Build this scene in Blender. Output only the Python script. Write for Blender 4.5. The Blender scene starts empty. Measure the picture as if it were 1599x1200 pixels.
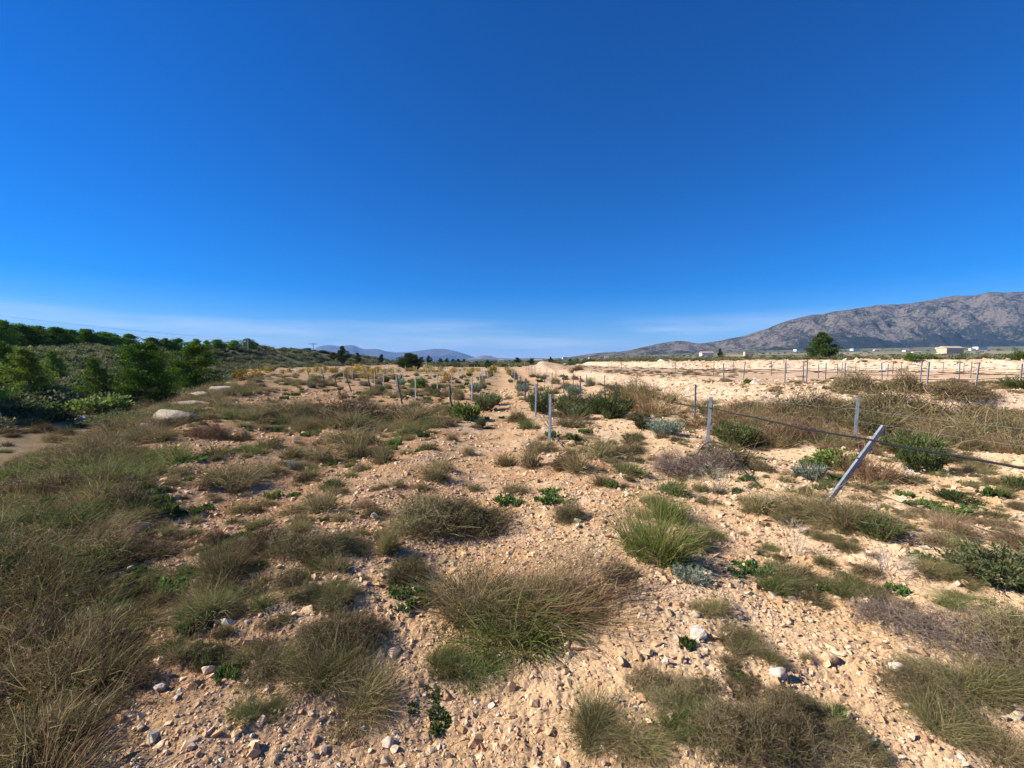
import bpy, bmesh, math, random
import numpy as np
from mathutils import Vector, Matrix

# ------------------------------------------------------------------ camera, sky, sun, exposure
scene = bpy.context.scene
COL = scene.collection
F = 680.0            # focal length in pixels of a 1599 px wide frame
YH = 564.0           # pixel row of the level horizon
CAM_H = 1.75
PITCH = math.atan((600 - YH) / F)
cam_d = bpy.data.cameras.new('camera'); cam = bpy.data.objects.new('camera', cam_d); COL.objects.link(cam)
cam_d.sensor_width = 36.0; cam_d.lens = 36.0 * F / 1599.0
cam_d.clip_start = 0.05; cam_d.clip_end = 60000
cam.location = (0, 0, CAM_H); cam.rotation_euler = (math.radians(90) - PITCH, 0, 0)
scene.camera = cam

SUN_EL, SUN_AZ = math.radians(34), math.radians(-91)     # azimuth from +Y towards +X: the sun stands on the left
world = bpy.data.worlds.new('World'); scene.world = world; world.use_nodes = True
wn, wl = world.node_tree.nodes, world.node_tree.links
wn.clear()
w_out = wn.new('ShaderNodeOutputWorld'); w_bg = wn.new('ShaderNodeBackground')
sky = wn.new('ShaderNodeTexSky'); sky.sky_type = 'NISHITA'; sky.sun_disc = False
sky.sun_elevation = SUN_EL; sky.sun_rotation = SUN_AZ
sky.altitude = 500; sky.air_density = 1.0; sky.dust_density = 0.0; sky.ozone_density = 10.0
w_bg.inputs['Strength'].default_value = 0.072
hs = wn.new('ShaderNodeHueSaturation'); hs.inputs['Hue'].default_value = 0.510; hs.inputs['Saturation'].default_value = 1.30; hs.inputs['Value'].default_value = 0.93; hs.inputs['Value'].default_value = 1.0
wl.new(sky.outputs[0], hs.inputs['Color'])
# thin cirrus veils low over the horizon
tc = wn.new('ShaderNodeTexCoord'); sx = wn.new('ShaderNodeSeparateXYZ'); wl.new(tc.outputs['Generated'], sx.inputs[0])
mp = wn.new('ShaderNodeMapping'); mp.inputs['Scale'].default_value = (2.2, 2.2, 26); wl.new(tc.outputs['Generated'], mp.inputs[0])
nz = wn.new('ShaderNodeTexNoise'); nz.inputs['Scale'].default_value = 1.3; nz.inputs['Detail'].default_value = 7; nz.inputs['Roughness'].default_value = 0.55
wl.new(mp.outputs[0], nz.inputs['Vector'])
cr = wn.new('ShaderNodeValToRGB'); cr.color_ramp.elements[0].position = 0.40; cr.color_ramp.elements[1].position = 0.80
wl.new(nz.outputs['Fac'], cr.inputs[0])
band = wn.new('ShaderNodeValToRGB'); be = band.color_ramp.elements
be[0].position = 0.0; be[0].color = (1, 1, 1, 1); be[1].position = 0.10; be[1].color = (0, 0, 0, 1)
e = band.color_ramp.elements.new(0.065); e.color = (0.7, 0.7, 0.7, 1)
wl.new(sx.outputs['Z'], band.inputs[0])
mm = wn.new('ShaderNodeMath'); mm.operation = 'MULTIPLY'; wl.new(cr.outputs[0], mm.inputs[0]); wl.new(band.outputs[0], mm.inputs[1])
m2 = wn.new('ShaderNodeMath'); m2.operation = 'MULTIPLY'; m2.inputs[1].default_value = 0.8; wl.new(mm.outputs[0], m2.inputs[0])
mx = wn.new('ShaderNodeMix'); mx.data_type = 'RGBA'; mx.inputs[7].default_value = (7.4, 7.6, 8.2, 1)
wl.new(m2.outputs[0], mx.inputs[0]); wl.new(hs.outputs[0], mx.inputs[6])
wl.new(mx.outputs[2], w_bg.inputs['Color']); wl.new(w_bg.outputs[0], w_out.inputs[0])

sun_d = bpy.data.lights.new('sun', 'SUN'); sun = bpy.data.objects.new('sun', sun_d); COL.objects.link(sun)
sun_d.energy = 5.0; sun_d.angle = math.radians(0.5); sun_d.color = (1.0, 0.94, 0.85)
sdir = Vector((math.sin(SUN_AZ) * math.cos(SUN_EL), math.cos(SUN_AZ) * math.cos(SUN_EL), math.sin(SUN_EL)))
sun.rotation_euler = (-sdir).to_track_quat('-Z', 'Y').to_euler()
sun.location = (-30, 5, 30)

vs = scene.view_settings
vs.view_transform = 'Standard'; vs.look = 'None'; vs.exposure = 0.95; vs.gamma = 1.0; vs.use_curve_mapping = False
scene.render.engine = 'CYCLES'
cy = scene.cycles
cy.max_bounces = 3; cy.diffuse_bounces = 2; cy.glossy_bounces = 1; cy.transmission_bounces = 2; cy.volume_bounces = 0
cy.transparent_max_bounces = 4; cy.use_denoising = True; cy.caustics_reflective = False; cy.caustics_refractive = False
scene.render.film_transparent = False

# ------------------------------------------------------------------ maths helpers
RS = np.random.RandomState
def _h(ix, iy, s):
    n = (ix.astype(np.int64) * 374761393 + iy.astype(np.int64) * 668265263 + s * 1274126177) & 0xffffffff
    n = ((n ^ (n >> 13)) * 1274126177) & 0xffffffff
    return ((n ^ (n >> 16)) & 0xffff) / 65535.0
def vnoise(x, y, s=0):
    x = np.asarray(x, float); y = np.asarray(y, float)
    ix = np.floor(x); iy = np.floor(y); fx = x - ix; fy = y - iy
    fx = fx * fx * (3 - 2 * fx); fy = fy * fy * (3 - 2 * fy)
    a = _h(ix, iy, s); b = _h(ix + 1, iy, s); c = _h(ix, iy + 1, s); d = _h(ix + 1, iy + 1, s)
    return (a + (b - a) * fx) * (1 - fy) + (c + (d - c) * fx) * fy - 0.5
def fbm(x, y, s=0, o=4, g=0.5, l=2.03):
    v = 0; a = 1
    for k in range(o):
        v = v + a * vnoise(x, y, s + k * 17); x = x * l + 3.1; y = y * l + 1.7; a *= g
    return v
def sst(a, b, x):
    t = np.clip((x - a) / (b - a), 0, 1); return t * t * (3 - 2 * t)
def poly_sd(x, y, P, nopen):
    """signed distance to the first nopen points of polygon P as an open line, positive inside the polygon"""
    P = np.array(P, float); d = np.full(np.shape(x), 1e9); inside = np.zeros(np.shape(x), bool)
    n = len(P)
    for i in range(n):
        a, b = P[i], P[(i + 1) % n]
        if i < nopen - 1:
            e = b - a; t = np.clip(((x - a[0]) * e[0] + (y - a[1]) * e[1]) / (e @ e), 0, 1)
            d = np.minimum(d, np.hypot(x - a[0] - t * e[0], y - a[1] - t * e[1]))
        c = ((a[1] > y) != (b[1] > y)) & (x < (b[0] - a[0]) * (y - a[1]) / (b[1] - a[1] + 1e-12) + a[0])
        inside ^= c
    return np.where(inside, d, -d)

def TH(px): return math.atan((px - 799.5) / F)
def tab(px, py): return np.array([TH(p) for p in px]), np.array(py, float)

# ------------------------------------------------------------------ the lie of the land
EL_Y = [-60, 0, 3, 6, 8.7, 13.7, 20, 28, 44, 60, 90]
EL_X = [-6.0, -6.6, -6.8, -7.1, -8.2, -10.9, -14.5, -19, -27, -36, -52]
BANK1 = [(60, 10), (30, 12), (11.5, 14.2), (8.4, 15.6), (8.7, 22), (9, 28), (7.2, 42), (4.8, 60), (3.5, 80), (4, 115), (700, 115), (700, 10)]
BANK2 = [(120, 16), (90, 25), (48, 41), (30, 54), (22, 65), (19, 90), (15, 150), (700, 150), (700, 16)]
RT, RV = tab([-3000, -400, 0, 100, 200, 300, 400, 450, 520, 600, 660, 720], [505, 532, 547, 549, 552, 553, 548, 550, 556, 561, 565, 566])
DT, DV = tab([0, 200, 300, 400, 500, 600, 700], [75, 95, 108, 150, 190, 230, 260])
ST, SV = tab([0, 200, 300, 400, 500, 600, 700], [20, 27, 36, 58, 80, 100, 130])
PT, PV = tab([600, 800, 900, 1000, 1100, 1200, 1400, 1599, 2600], [566, 563, 558, 553, 549, 546, 543, 541, 541])
ROW_DX = -0.02

def height(x, y, micro=True):
    x = np.asarray(x, float); y = np.asarray(y, float)
    R = np.hypot(x, y); th = np.arctan2(x, y)
    z = 0.10 * fbm(x * 0.23, y * 0.23, 5, 3)
    # low ridges left by the vine rows
    rowmask = sst(-16, -13, x + 0.35 * (y - 14)) * (1 - sst(60, 80, y))
    z = z + 0.05 * np.cos((x - 0.9 - ROW_DX * (y - 9)) * 2 * math.pi / 2.65) * rowmask
    # left: crest of the bank, then the drop to the track
    s = np.interp(y, EL_Y, EL_X) - x + 0.8 * fbm(x * 0.35, y * 0.35, 9, 3)
    fade = 1 - sst(55, 85, y)
    z = z + 0.18 * np.exp(-((s + 1.6) / 1.6) ** 2) * fade
    z = z - 1.25 * sst(0, 3.2, s) * fade
    # left hill
    cy_ = np.maximum(np.cos(th), 0.34)
    zr = CAM_H + (YH - np.interp(th, RT, RV)) / F * np.interp(th, DT, DV) * cy_
    D0 = np.interp(th, ST, SV); D1 = np.interp(th, DT, DV)
    t = np.clip((R - D0) / (D1 - D0), 0, 1)
    lm = 1 - sst(TH(640), TH(735), th); lm = lm * sst(-3.3, -2.6, th) * sst(0, 4 + 22 * sst(25, 45, y), s)
    hill = (t ** 1.15) * (zr + 1.0) * (1 - 0.75 * sst(D1 + 10, D1 + 260, R)) + 0.5 * fbm(x * 0.06, y * 0.06, 21, 4) * sst(0.05, 0.3, t)
    z = z + hill * lm
    # right terraces
    w = 0.9 * fbm(x * 0.3, y * 0.3, 31, 4)
    s1 = poly_sd(x, y, BANK1, 10) + w
    z = z + 0.62 * sst(-0.2, 1.5, s1)
    s2 = poly_sd(x, y, BANK2, 7) + w
    z = z + (1.22 - 0.3 * sst(36, 20, x)) * sst(-0.1, 2.3, s2)
    z = z + 0.35 * fbm(x * 0.12, y * 0.12, 41, 4) * sst(4, 18, s2)
    # heap of earth at the far end of the field
    z = z + 1.1 * np.exp(-((x - 4.5) / 4.5) ** 2 - ((y - 72) / 3.0) ** 2)
    # far plain
    ft = sst(110, 420, R)
    sl = (YH - np.interp(th, PT, PV)) / F
    far = CAM_H - 0.6 + sl * np.maximum(R * np.cos(th), 0) * np.sqrt(np.clip(R / 2600.0, 0, 1)) + 3.0 * fbm(x * 0.004, y * 0.004, 51, 3) * sst(200, 900, R) - 1.0
    z = z * (1 - ft) + far * ft + hill * lm * ft * 0.6
    if micro:
        near = 1 - sst(16, 30, R)
        rough = near * (0.045 * fbm(x * 1.3, y * 1.3, 61, 3) + 0.034 * fbm(x * 5.0, y * 5.0, 71, 3) + 0.024 * np.abs(fbm(x * 17, y * 17, 81, 3)) * (1 - sst(7, 14, R)))
        z = z + rough
        z = z + 0.22 * np.abs(fbm(x * 1.1, y * 1.1, 91, 3)) * (np.exp(-((s1 - 0.5) / 0.9) ** 2) + np.exp(-((s2 - 0.9) / 1.4) ** 2))
    return z
def hz(x, y): return float(height(np.array([x]), np.array([y]))[0])

def ray(px, py):
    cx = (px - 799.5) / F; cyy = (600 - py) / F
    c, s = math.cos(PITCH), math.sin(PITCH)
    return np.array([cx, c + cyy * s, -s + cyy * c])
def gp(px, py, far=400):
    """where the sight line through a photograph pixel first meets the ground"""
    d = ray(px, py)
    t = np.exp(np.linspace(math.log(1.2), math.log(far), 1500))
    X, Y, Z = d[0] * t, d[1] * t, CAM_H + d[2] * t
    below = Z < height(X, Y, False)
    k = int(np.argmax(below)) if below.any() else len(t) - 1
    return float(X[k]), float(Y[k])
def atd(px, depth): return (px - 799.5) / F * depth, depth
def to_px(p):
    c, s = math.cos(PITCH), math.sin(PITCH)
    x, y, z = p[0], p[1], p[2] - CAM_H
    d = y * c - z * s; u = y * s + z * c
    return 799.5 + F * x / d, 600 - F * u / d

# ------------------------------------------------------------------ mesh helpers
def mesh_np(name, V, Fq=None, Ft=None, col=None, mat=None, smooth=False):
    m = bpy.data.meshes.new(name); V = np.asarray(V, np.float32)
    nq = 0 if Fq is None else len(Fq); nt = 0 if Ft is None else len(Ft)
    m.vertices.add(len(V)); m.vertices.foreach_set('co', V.ravel())
    li = []; 
    if nq: li.append(np.asarray(Fq, np.int32).ravel())
    if nt: li.append(np.asarray(Ft, np.int32).ravel())
    li = np.concatenate(li); m.loops.add(len(li)); m.loops.foreach_set('vertex_index', li)
    st = np.concatenate([np.arange(nq) * 4, nq * 4 + np.arange(nt) * 3]).astype(np.int32)
    m.polygons.add(nq + nt); m.polygons.foreach_set('loop_start', st)
    m.polygons.foreach_set('use_smooth', np.full(nq + nt, bool(smooth)))
    m.update(calc_edges=True)
    if col is not None:
        a = m.color_attributes.new('Col', 'FLOAT_COLOR', 'POINT')
        c = np.ones((len(V), 4), np.float32); c[:, :3] = col; a.data.foreach_set('color', c.ravel())
    if mat: m.materials.append(mat)
    return m
def link(name, mesh, parent=None, loc=None, rot=None, scale=None):
    o = bpy.data.objects.new(name, mesh); COL.objects.link(o)
    if parent: o.parent = parent
    if loc is not None: o.location = loc
    if rot is not None: o.rotation_euler = rot
    if scale is not None: o.scale = scale if hasattr(scale, '__len__') else (scale,) * 3
    return o
def tag(o, label, cat, group=None, kind=None):
    o['label'] = label
    if cat: o['category'] = cat
    if group: o['group'] = group
    if kind: o['kind'] = kind
    return o
def dup(o, name=None):
    c = o.copy(); COL.objects.link(c)
    for ch in list(o.children):
        d = ch.copy(); COL.objects.link(d); d.parent = c; d.matrix_parent_inverse = ch.matrix_parent_inverse
    return c

class G:
    """a growing heap of coloured faces"""
    def __init__(s): s.V = []; s.Q = []; s.T = []; s.C = []; s.n = 0
    def add(s, V, C, Q=None, T=None):
        V = np.asarray(V, float); C = np.broadcast_to(np.asarray(C, float), (len(V), 3))
        if Q is not None and len(Q): s.Q.append(np.asarray(Q) + s.n)
        if T is not None and len(T): s.T.append(np.asarray(T) + s.n)
        s.V.append(V); s.C.append(C); s.n += len(V)
    def mesh(s, name, mat, smooth=False):
        return mesh_np(name, np.concatenate(s.V), np.concatenate(s.Q) if s.Q else None, np.concatenate(s.T) if s.T else None, np.concatenate(s.C), mat, smooth)
def nrm(v): return v / np.maximum(np.linalg.norm(v, axis=-1, keepdims=True), 1e-9)
def pick(rng, n, pal, lo=0.72, hi=1.3):
    """n colours out of a palette of (weight, r, g, b)"""
    pal = np.array(pal, float); k = rng.choice(len(pal), n, p=pal[:, 0] / pal[:, 0].sum())
    return np.clip(pal[k, 1:] * rng.uniform(lo, hi, (n, 1)) + rng.normal(0, 0.006, (n, 3)), 0.004, 0.9)
def strips(g, P, w, col, rng, tipw=0.15):
    """P: n x k x 3 polylines turned into thin tapering blades"""
    n, k, _ = P.shape
    d = nrm(P[:, -1] - P[:, 0]); r = rng.normal(size=(n, 3)); sd = nrm(np.cross(d, r))
    wt = np.linspace(1, tipw, k) ** 0.7
    off = sd[:, None, :] * (np.asarray(w).reshape(-1, 1, 1) * 0.5) * wt[None, :, None]
    V = np.empty((n, k, 2, 3)); V[:, :, 0] = P - off; V[:, :, 1] = P + off
    b = (np.arange(n) * k * 2)[:, None] + (np.arange(k - 1) * 2)[None, :]
    Q = np.stack([b, b + 1, b + 3, b + 2], -1).reshape(-1, 4)
    g.add(V.reshape(-1, 3), np.repeat(col, k * 2, axis=0), Q)
def blades(g, n, rng, base_r, L, pal, tilt0=0.25, tilt_r=0.5, droop=0.25, w=0.004, lean=(0, 0), k=4, lvar=0.25, center=(0, 0), sq=1.0, kink=0.0, wvar=0.4, heads=0):
    a = rng.uniform(0, 2 * math.pi, n); r = np.sqrt(rng.uniform(0, 1, n))
    B = np.stack([r * base_r * np.cos(a) + center[0], r * base_r * np.sin(a) * sq + center[1], np.zeros(n) - 0.01], -1)
    az = a + rng.normal(0, 0.8, n); tl = np.abs(rng.normal(0, tilt0, n)) + tilt_r * r
    D = np.stack([np.sin(tl) * np.cos(az), np.sin(tl) * np.sin(az), np.cos(tl)], -1)
    ln = L * np.clip(1 + lvar * rng.normal(size=n), 0.3, 1.35) * (1 - 0.25 * r)
    t = np.linspace(0, 1, k)
    out = np.stack([np.cos(az), np.sin(az), -0.55 * np.ones(n)], -1) * (droop * np.clip(rng.normal(1, 0.5, n), 0, 2.5))[:, None]
    out[:, 0] += lean[0]; out[:, 1] += lean[1]
    P = B[:, None] + ln[:, None, None] * (D[:, None] * t[None, :, None] + out[:, None] * (t ** 2)[None, :, None])
    if kink: P = P + rng.normal(0, kink, P.shape) * L * t[None, :, None]
    br = rng.uniform(size=n) < 0.16; q = rng.normal(size=(n, 3)); q[:, 2] = -np.abs(q[:, 2]) * 0.6; P[br, -1] = P[br, -2] + nrm(q[br]) * ln[br, None] * 0.3
    P[:, :, 2] = np.maximum(P[:, :, 2], -0.01)
    if heads:
        i = rng.choice(n, max(1, int(n * heads))); T_ = np.repeat(P[i, -1], 5, 0) + rng.normal(0, 0.018, (5 * len(i), 3)) * L; dd = nrm(np.repeat(nrm(P[i, -1] - P[i, -2]), 5, 0) + rng.normal(0, 0.5, (5 * len(i), 3)))
        strips(g, T_[:, None] + dd[:, None] * (np.linspace(0, 0.09, 3) * L)[None, :, None], w * 0.9 * np.ones(len(T_)), pick(rng, len(T_), STRAW[:2]), rng, 0.4)
    strips(g, P, w * np.clip(1 + wvar * rng.normal(size=n), 0.4, 2), pick(rng, n, pal), rng)
def dome_twigs(g, n, rng, R, H, pal, length=0.12, w=0.003, chaos=0.9, rmin=0.45, k=3, sq=1.0):
    u = nrm(rng.normal(size=(n, 3))); u[:, 2] = np.abs(u[:, 2])
    lump = 1 + 0.95 * fbm(u[:, 0] * 2.4 + 7 + R, u[:, 1] * 2.4 + u[:, 2] * 1.7, int(R * 1000) % 97, 3)
    lump = np.clip(lump, 0.35, 1.5); rr = rng.uniform(rmin, 1, n) ** 0.6 * lump
    C = u * rr[:, None] * np.array([R, R * sq, H])
    d = nrm(u * np.array([1, 1, 0.8]) + rng.normal(0, chaos, (n, 3)) + np.array([0, 0, 0.35]))
    ln = length * rng.uniform(0.5, 1.5, n)
    t = np.linspace(-0.5, 0.5, k)
    bend = rng.normal(0, 0.22, (n, 3)) * ln[:, None]
    P = C[:, None] + d[:, None] * (ln[:, None] * t[None, :])[..., None] + bend[:, None] * (t ** 2 * 4)[None, :, None]
    P[:, :, 2] = np.maximum(P[:, :, 2], 0.0)
    strips(g, P, w * rng.uniform(0.6, 1.5, n), pick(rng, n, pal), rng, 0.5)
def stems(g, n, rng, R, H, pal, w=0.005, sq=1.0):
    u = nrm(rng.normal(size=(n, 3))); u[:, 2] = np.abs(u[:, 2]); E = u * np.array([R, R * sq, H]) * rng.uniform(0.6, 1.0, (n, 1))
    B = rng.normal(0, 0.18, (n, 3)) * R; B[:, 2] = -0.01
    t = np.linspace(0, 1, 4)[None, :, None]
    P = B[:, None] * (1 - t) + E[:, None] * t + rng.normal(0, 0.05 * R, (n, 4, 3)) * t * (1 - t) * 3
    strips(g, P, w * rng.uniform(0.6, 1.5, n), pick(rng, n, pal), rng, 0.4)
def leaves(g, C, N, size, pal, rng, asp=0.45, jitter=0.7):
    """pointed leaf quads at C, growing along N"""
    n = len(C); d = nrm(N + rng.normal(0, jitter, (n, 3))); s = nrm(np.cross(d, rng.normal(size=(n, 3))))
    L = size * rng.uniform(0.6, 1.4, (n, 1))
    V = np.stack([C, C + d * L * 0.5 - s * L * asp * 0.5, C + d * L, C + d * L * 0.5 + s * L * asp * 0.5], 1)
    b = (np.arange(n) * 4)[:, None]
    g.add(V.reshape(-1, 3), np.repeat(pick(rng, n, pal), 4, axis=0), np.concatenate([b, b + 1, b + 2, b + 3], 1))
def tube(P, r, sides=6):
    P = np.asarray(P, float); n = len(P); V = []; 
    T = np.gradient(P, axis=0); T = nrm(T)
    ref = np.array([0, 0, 1.0]) if abs(T[0][2]) < 0.9 else np.array([1.0, 0, 0])
    r = np.broadcast_to(np.asarray(r, float), (n,))
    for i in range(n):
        a = nrm(np.cross(T[i], ref)); b = np.cross(T[i], a)
        for k in range(sides):
            q = 2 * math.pi * k / sides; V.append(P[i] + r[i] * (a * math.cos(q) + b * math.sin(q)))
    Q = [[i * sides + k, i * sides + (k + 1) % sides, (i + 1) * sides + (k + 1) % sides, (i + 1) * sides + k] for i in range(n - 1) for k in range(sides)]
    return np.array(V), np.array(Q)
def box_g(g, c, s, col=(1, 1, 1)):
    x, y, z = c; a, b, h = s[0] / 2, s[1] / 2, s[2] / 2
    V = [(x + i * a, y + j * b, z + k * h) for i in (-1, 1) for j in (-1, 1) for k in (-1, 1)]
    g.add(V, col, [[0, 1, 3, 2], [4, 6, 7, 5], [0, 4, 5, 1], [2, 3, 7, 6], [0, 2, 6, 4], [1, 5, 7, 3]])

# ------------------------------------------------------------------ materials
def new_mat(name):
    m = bpy.data.materials.new(name); m.use_nodes = True; m.node_tree.nodes.clear()
    return m, m.node_tree.nodes, m.node_tree.links
def foliage_mat(name, transl=0.28, hue=0.5, vary=0.35):
    m, N, L = new_mat(name)
    o = N.new('ShaderNodeOutputMaterial'); at = N.new('ShaderNodeAttribute'); at.attribute_name = 'Col'
    oi = N.new('ShaderNodeObjectInfo'); mr = N.new('ShaderNodeMapRange'); mr.inputs[3].default_value = 1 - vary; mr.inputs[4].default_value = 1 + vary
    L.new(oi.outputs['Random'], mr.inputs[0])
    h = N.new('ShaderNodeHueSaturation'); L.new(at.outputs['Color'], h.inputs['Color']); L.new(mr.outputs[0], h.inputs['Value'])
    mh = N.new('ShaderNodeMapRange'); mh.inputs[3].default_value = 0.485; mh.inputs[4].default_value = 0.515
    ml = N.new('ShaderNodeMath'); ml.operation = 'MULTIPLY'; ml.inputs[1].default_value = 7.31
    fr = N.new('ShaderNodeMath'); fr.operation = 'FRACT'; L.new(oi.outputs['Random'], ml.inputs[0]); L.new(ml.outputs[0], fr.inputs[0]); L.new(fr.outputs[0], mh.inputs[0]); L.new(mh.outputs[0], h.inputs['Hue'])
    d = N.new('ShaderNodeBsdfDiffuse'); t = N.new('ShaderNodeBsdfTranslucent'); mx = N.new('ShaderNodeMixShader'); mx.inputs[0].default_value = transl
    L.new(h.outputs[0], d.inputs[0]); L.new(h.outputs[0], t.inputs[0]); L.new(d.outputs[0], mx.inputs[1]); L.new(t.outputs[0], mx.inputs[2]); L.new(mx.outputs[0], o.inputs[0])
    return m
M_GRASS = foliage_mat('grass_blades', 0.30)
M_LEAF = foliage_mat('leaf', 0.30)
M_TWIG = foliage_mat('twig', 0.05)
M_PINE = foliage_mat('pine_needles', 0.15, vary=0.35)
def plain_mat(name, col, rough=0.7, metal=0.0, noise=0.25, scale=8.0, bump=0.0, spec=0.3, detail=6):
    m, N, L = new_mat(name)
    o = N.new('ShaderNodeOutputMaterial'); b = N.new('ShaderNodeBsdfPrincipled'); L.new(b.outputs[0], o.inputs[0])
    b.inputs['Roughness'].default_value = rough; b.inputs['Metallic'].default_value = metal; b.inputs['Specular IOR Level'].default_value = spec
    t = N.new('ShaderNodeTexCoord'); n = N.new('ShaderNodeTexNoise'); n.inputs['Scale'].default_value = scale; n.inputs['Detail'].default_value = detail
    L.new(t.outputs['Object'], n.inputs['Vector'])
    r = N.new('ShaderNodeValToRGB'); r.color_ramp.elements[0].position = 0.3; r.color_ramp.elements[1].position = 0.7
    r.color_ramp.elements[0].color = tuple(c * (1 - noise) for c in col) + (1,); r.color_ramp.elements[1].color = tuple(min(1, c * (1 + noise)) for c in col) + (1,)
    L.new(n.outputs['Fac'], r.inputs[0]); L.new(r.outputs[0], b.inputs['Base Color'])
    if bump:
        bp = N.new('ShaderNodeBump'); bp.inputs['Strength'].default_value = bump; bp.inputs['Distance'].default_value = 0.02; L.new(n.outputs['Fac'], bp.inputs['Height']); L.new(bp.outputs[0], b.inputs['Normal'])
    return m
def stone_mat(name):
    m, N, L = new_mat(name)
    o = N.new('ShaderNodeOutputMaterial'); b = N.new('ShaderNodeBsdfDiffuse'); L.new(b.outputs[0], o.inputs[0])
    at = N.new('ShaderNodeAttribute'); at.attribute_name = 'Col'; g = N.new('ShaderNodeNewGeometry')
    n = N.new('ShaderNodeTexNoise'); n.inputs['Scale'].default_value = 38; n.inputs['Detail'].default_value = 5; L.new(g.outputs['Position'], n.inputs['Vector'])
    mr = N.new('ShaderNodeMapRange'); mr.inputs[1].default_value = 0.25; mr.inputs[2].default_value = 0.75; mr.inputs[3].default_value = 0.72; mr.inputs[4].default_value = 1.2; L.new(n.outputs['Fac'], mr.inputs[0])
    v = N.new('ShaderNodeVectorMath'); v.operation = 'SCALE'; L.new(at.outputs['Color'], v.inputs[0]); L.new(mr.outputs[0], v.inputs['Scale']); L.new(v.outputs[0], b.inputs[0])
    bp = N.new('ShaderNodeBump'); bp.inputs['Strength'].default_value = 0.6; bp.inputs['Distance'].default_value = 0.01; L.new(n.outputs['Fac'], bp.inputs['Height']); L.new(bp.outputs[0], b.inputs['Normal'])
    return m
M_STONE = stone_mat('limestone')
def soil_mat():
    m, N, L = new_mat('stony_soil')
    o = N.new('ShaderNodeOutputMaterial'); b = N.new('ShaderNodeBsdfDiffuse'); L.new(b.outputs[0], o.inputs[0]); b.inputs['Roughness'].default_value = 0.6
    at = N.new('ShaderNodeAttribute'); at.attribute_name = 'Col'; g = N.new('ShaderNodeNewGeometry')
    def noise(sc, det, rough=0.6):
        n = N.new('ShaderNodeTexNoise'); n.inputs['Scale'].default_value = sc; n.inputs['Detail'].default_value = det; n.inputs['Roughness'].default_value = rough; L.new(g.outputs['Position'], n.inputs['Vector']); return n
    n1 = noise(1.1, 6); n2 = noise(16, 7, 0.7); n3 = noise(0.02, 6)
    def rng(n, a, c, lo=0.3, hi=0.7):
        r = N.new('ShaderNodeMapRange'); r.inputs[1].default_value = lo; r.inputs[2].default_value = hi; r.inputs[3].default_value = a; r.inputs[4].default_value = c; L.new(n.outputs['Fac'], r.inputs[0]); return r
    a1 = rng(n1, 0.84, 1.14); a2 = rng(n2, 0.78, 1.2)
    mu = N.new('ShaderNodeMath'); mu.operation = 'MULTIPLY'; L.new(a1.outputs[0], mu.inputs[0]); L.new(a2.outputs[0], mu.inputs[1])
    v = N.new('ShaderNodeVectorMath'); v.operation = 'SCALE'; L.new(at.outputs['Color'], v.inputs[0]); L.new(mu.outputs[0], v.inputs['Scale'])
    h = N.new('ShaderNodeHueSaturation'); L.new(v.outputs[0], h.inputs['Color']); s_ = rng(n1, 1.12, 0.88); L.new(s_.outputs[0], h.inputs['Saturation']); L.new(h.outputs[0], b.inputs[0])
    # grit: small rounded lumps that fade out with size
    vo = N.new('ShaderNodeTexVoronoi'); vo.inputs['Scale'].default_value = 34; L.new(g.outputs['Position'], vo.inputs['Vector'])
    ad = N.new('ShaderNodeMath'); ad.operation = 'SUBTRACT'; L.new(n2.outputs['Fac'], ad.inputs[0])
    ml = N.new('ShaderNodeMath'); ml.operation = 'MULTIPLY'; ml.inputs[1].default_value = 0.55; L.new(vo.outputs['Distance'], ml.inputs[0]); L.new(ml.outputs[0], ad.inputs[1])
    bp = N.new('ShaderNodeBump'); bp.inputs['Strength'].default_value = 0.9; bp.inputs['Distance'].default_value = 0.022; L.new(ad.outputs[0], bp.inputs['Height']); L.new(bp.outputs[0], b.inputs['Normal'])
    return m
M_SOIL = soil_mat()

# ------------------------------------------------------------------ ground sheet
def build_ground():
    r = np.concatenate([np.exp(np.linspace(math.log(0.4), math.log(1.5), 12, endpoint=False)),
                        np.exp(np.linspace(math.log(1.5), math.log(16), 330, endpoint=False)),
                        np.exp(np.linspace(math.log(16), math.log(140), 170, endpoint=False)),
                        np.exp(np.linspace(math.log(140), math.log(14000), 90))])
    fr = np.linspace(-math.radians(62), math.radians(62), 620)
    bk = np.linspace(math.radians(62), math.radians(298), 90)[1:-1]
    th = np.concatenate([fr, bk]); nt = len(th); nr = len(r)
    Rg, Tg = np.meshgrid(r, th, indexing='ij'); X = Rg * np.sin(Tg); Y = Rg * np.cos(Tg)
    x, y = X.ravel(), Y.ravel(); z = height(x, y)
    V = np.concatenate([np.stack([x, y, z], -1), [[0, 0, hz(0, 0.01)]]])
    i = np.arange(nr - 1)[:, None]; j = np.arange(nt)[None, :]; j2 = (j + 1) % nt
    Q = np.stack([i * nt + j, (i + 1) * nt + j, (i + 1) * nt + j2, i * nt + j2], -1).reshape(-1, 4)[:, ::-1]
    T = np.stack([np.full(nt, len(V) - 1), np.arange(nt), (np.arange(nt) + 1) % nt], -1)[:, ::-1]
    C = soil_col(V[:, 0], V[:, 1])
    return mesh_np('ground', V, Q, T, C, M_SOIL, True)
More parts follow.
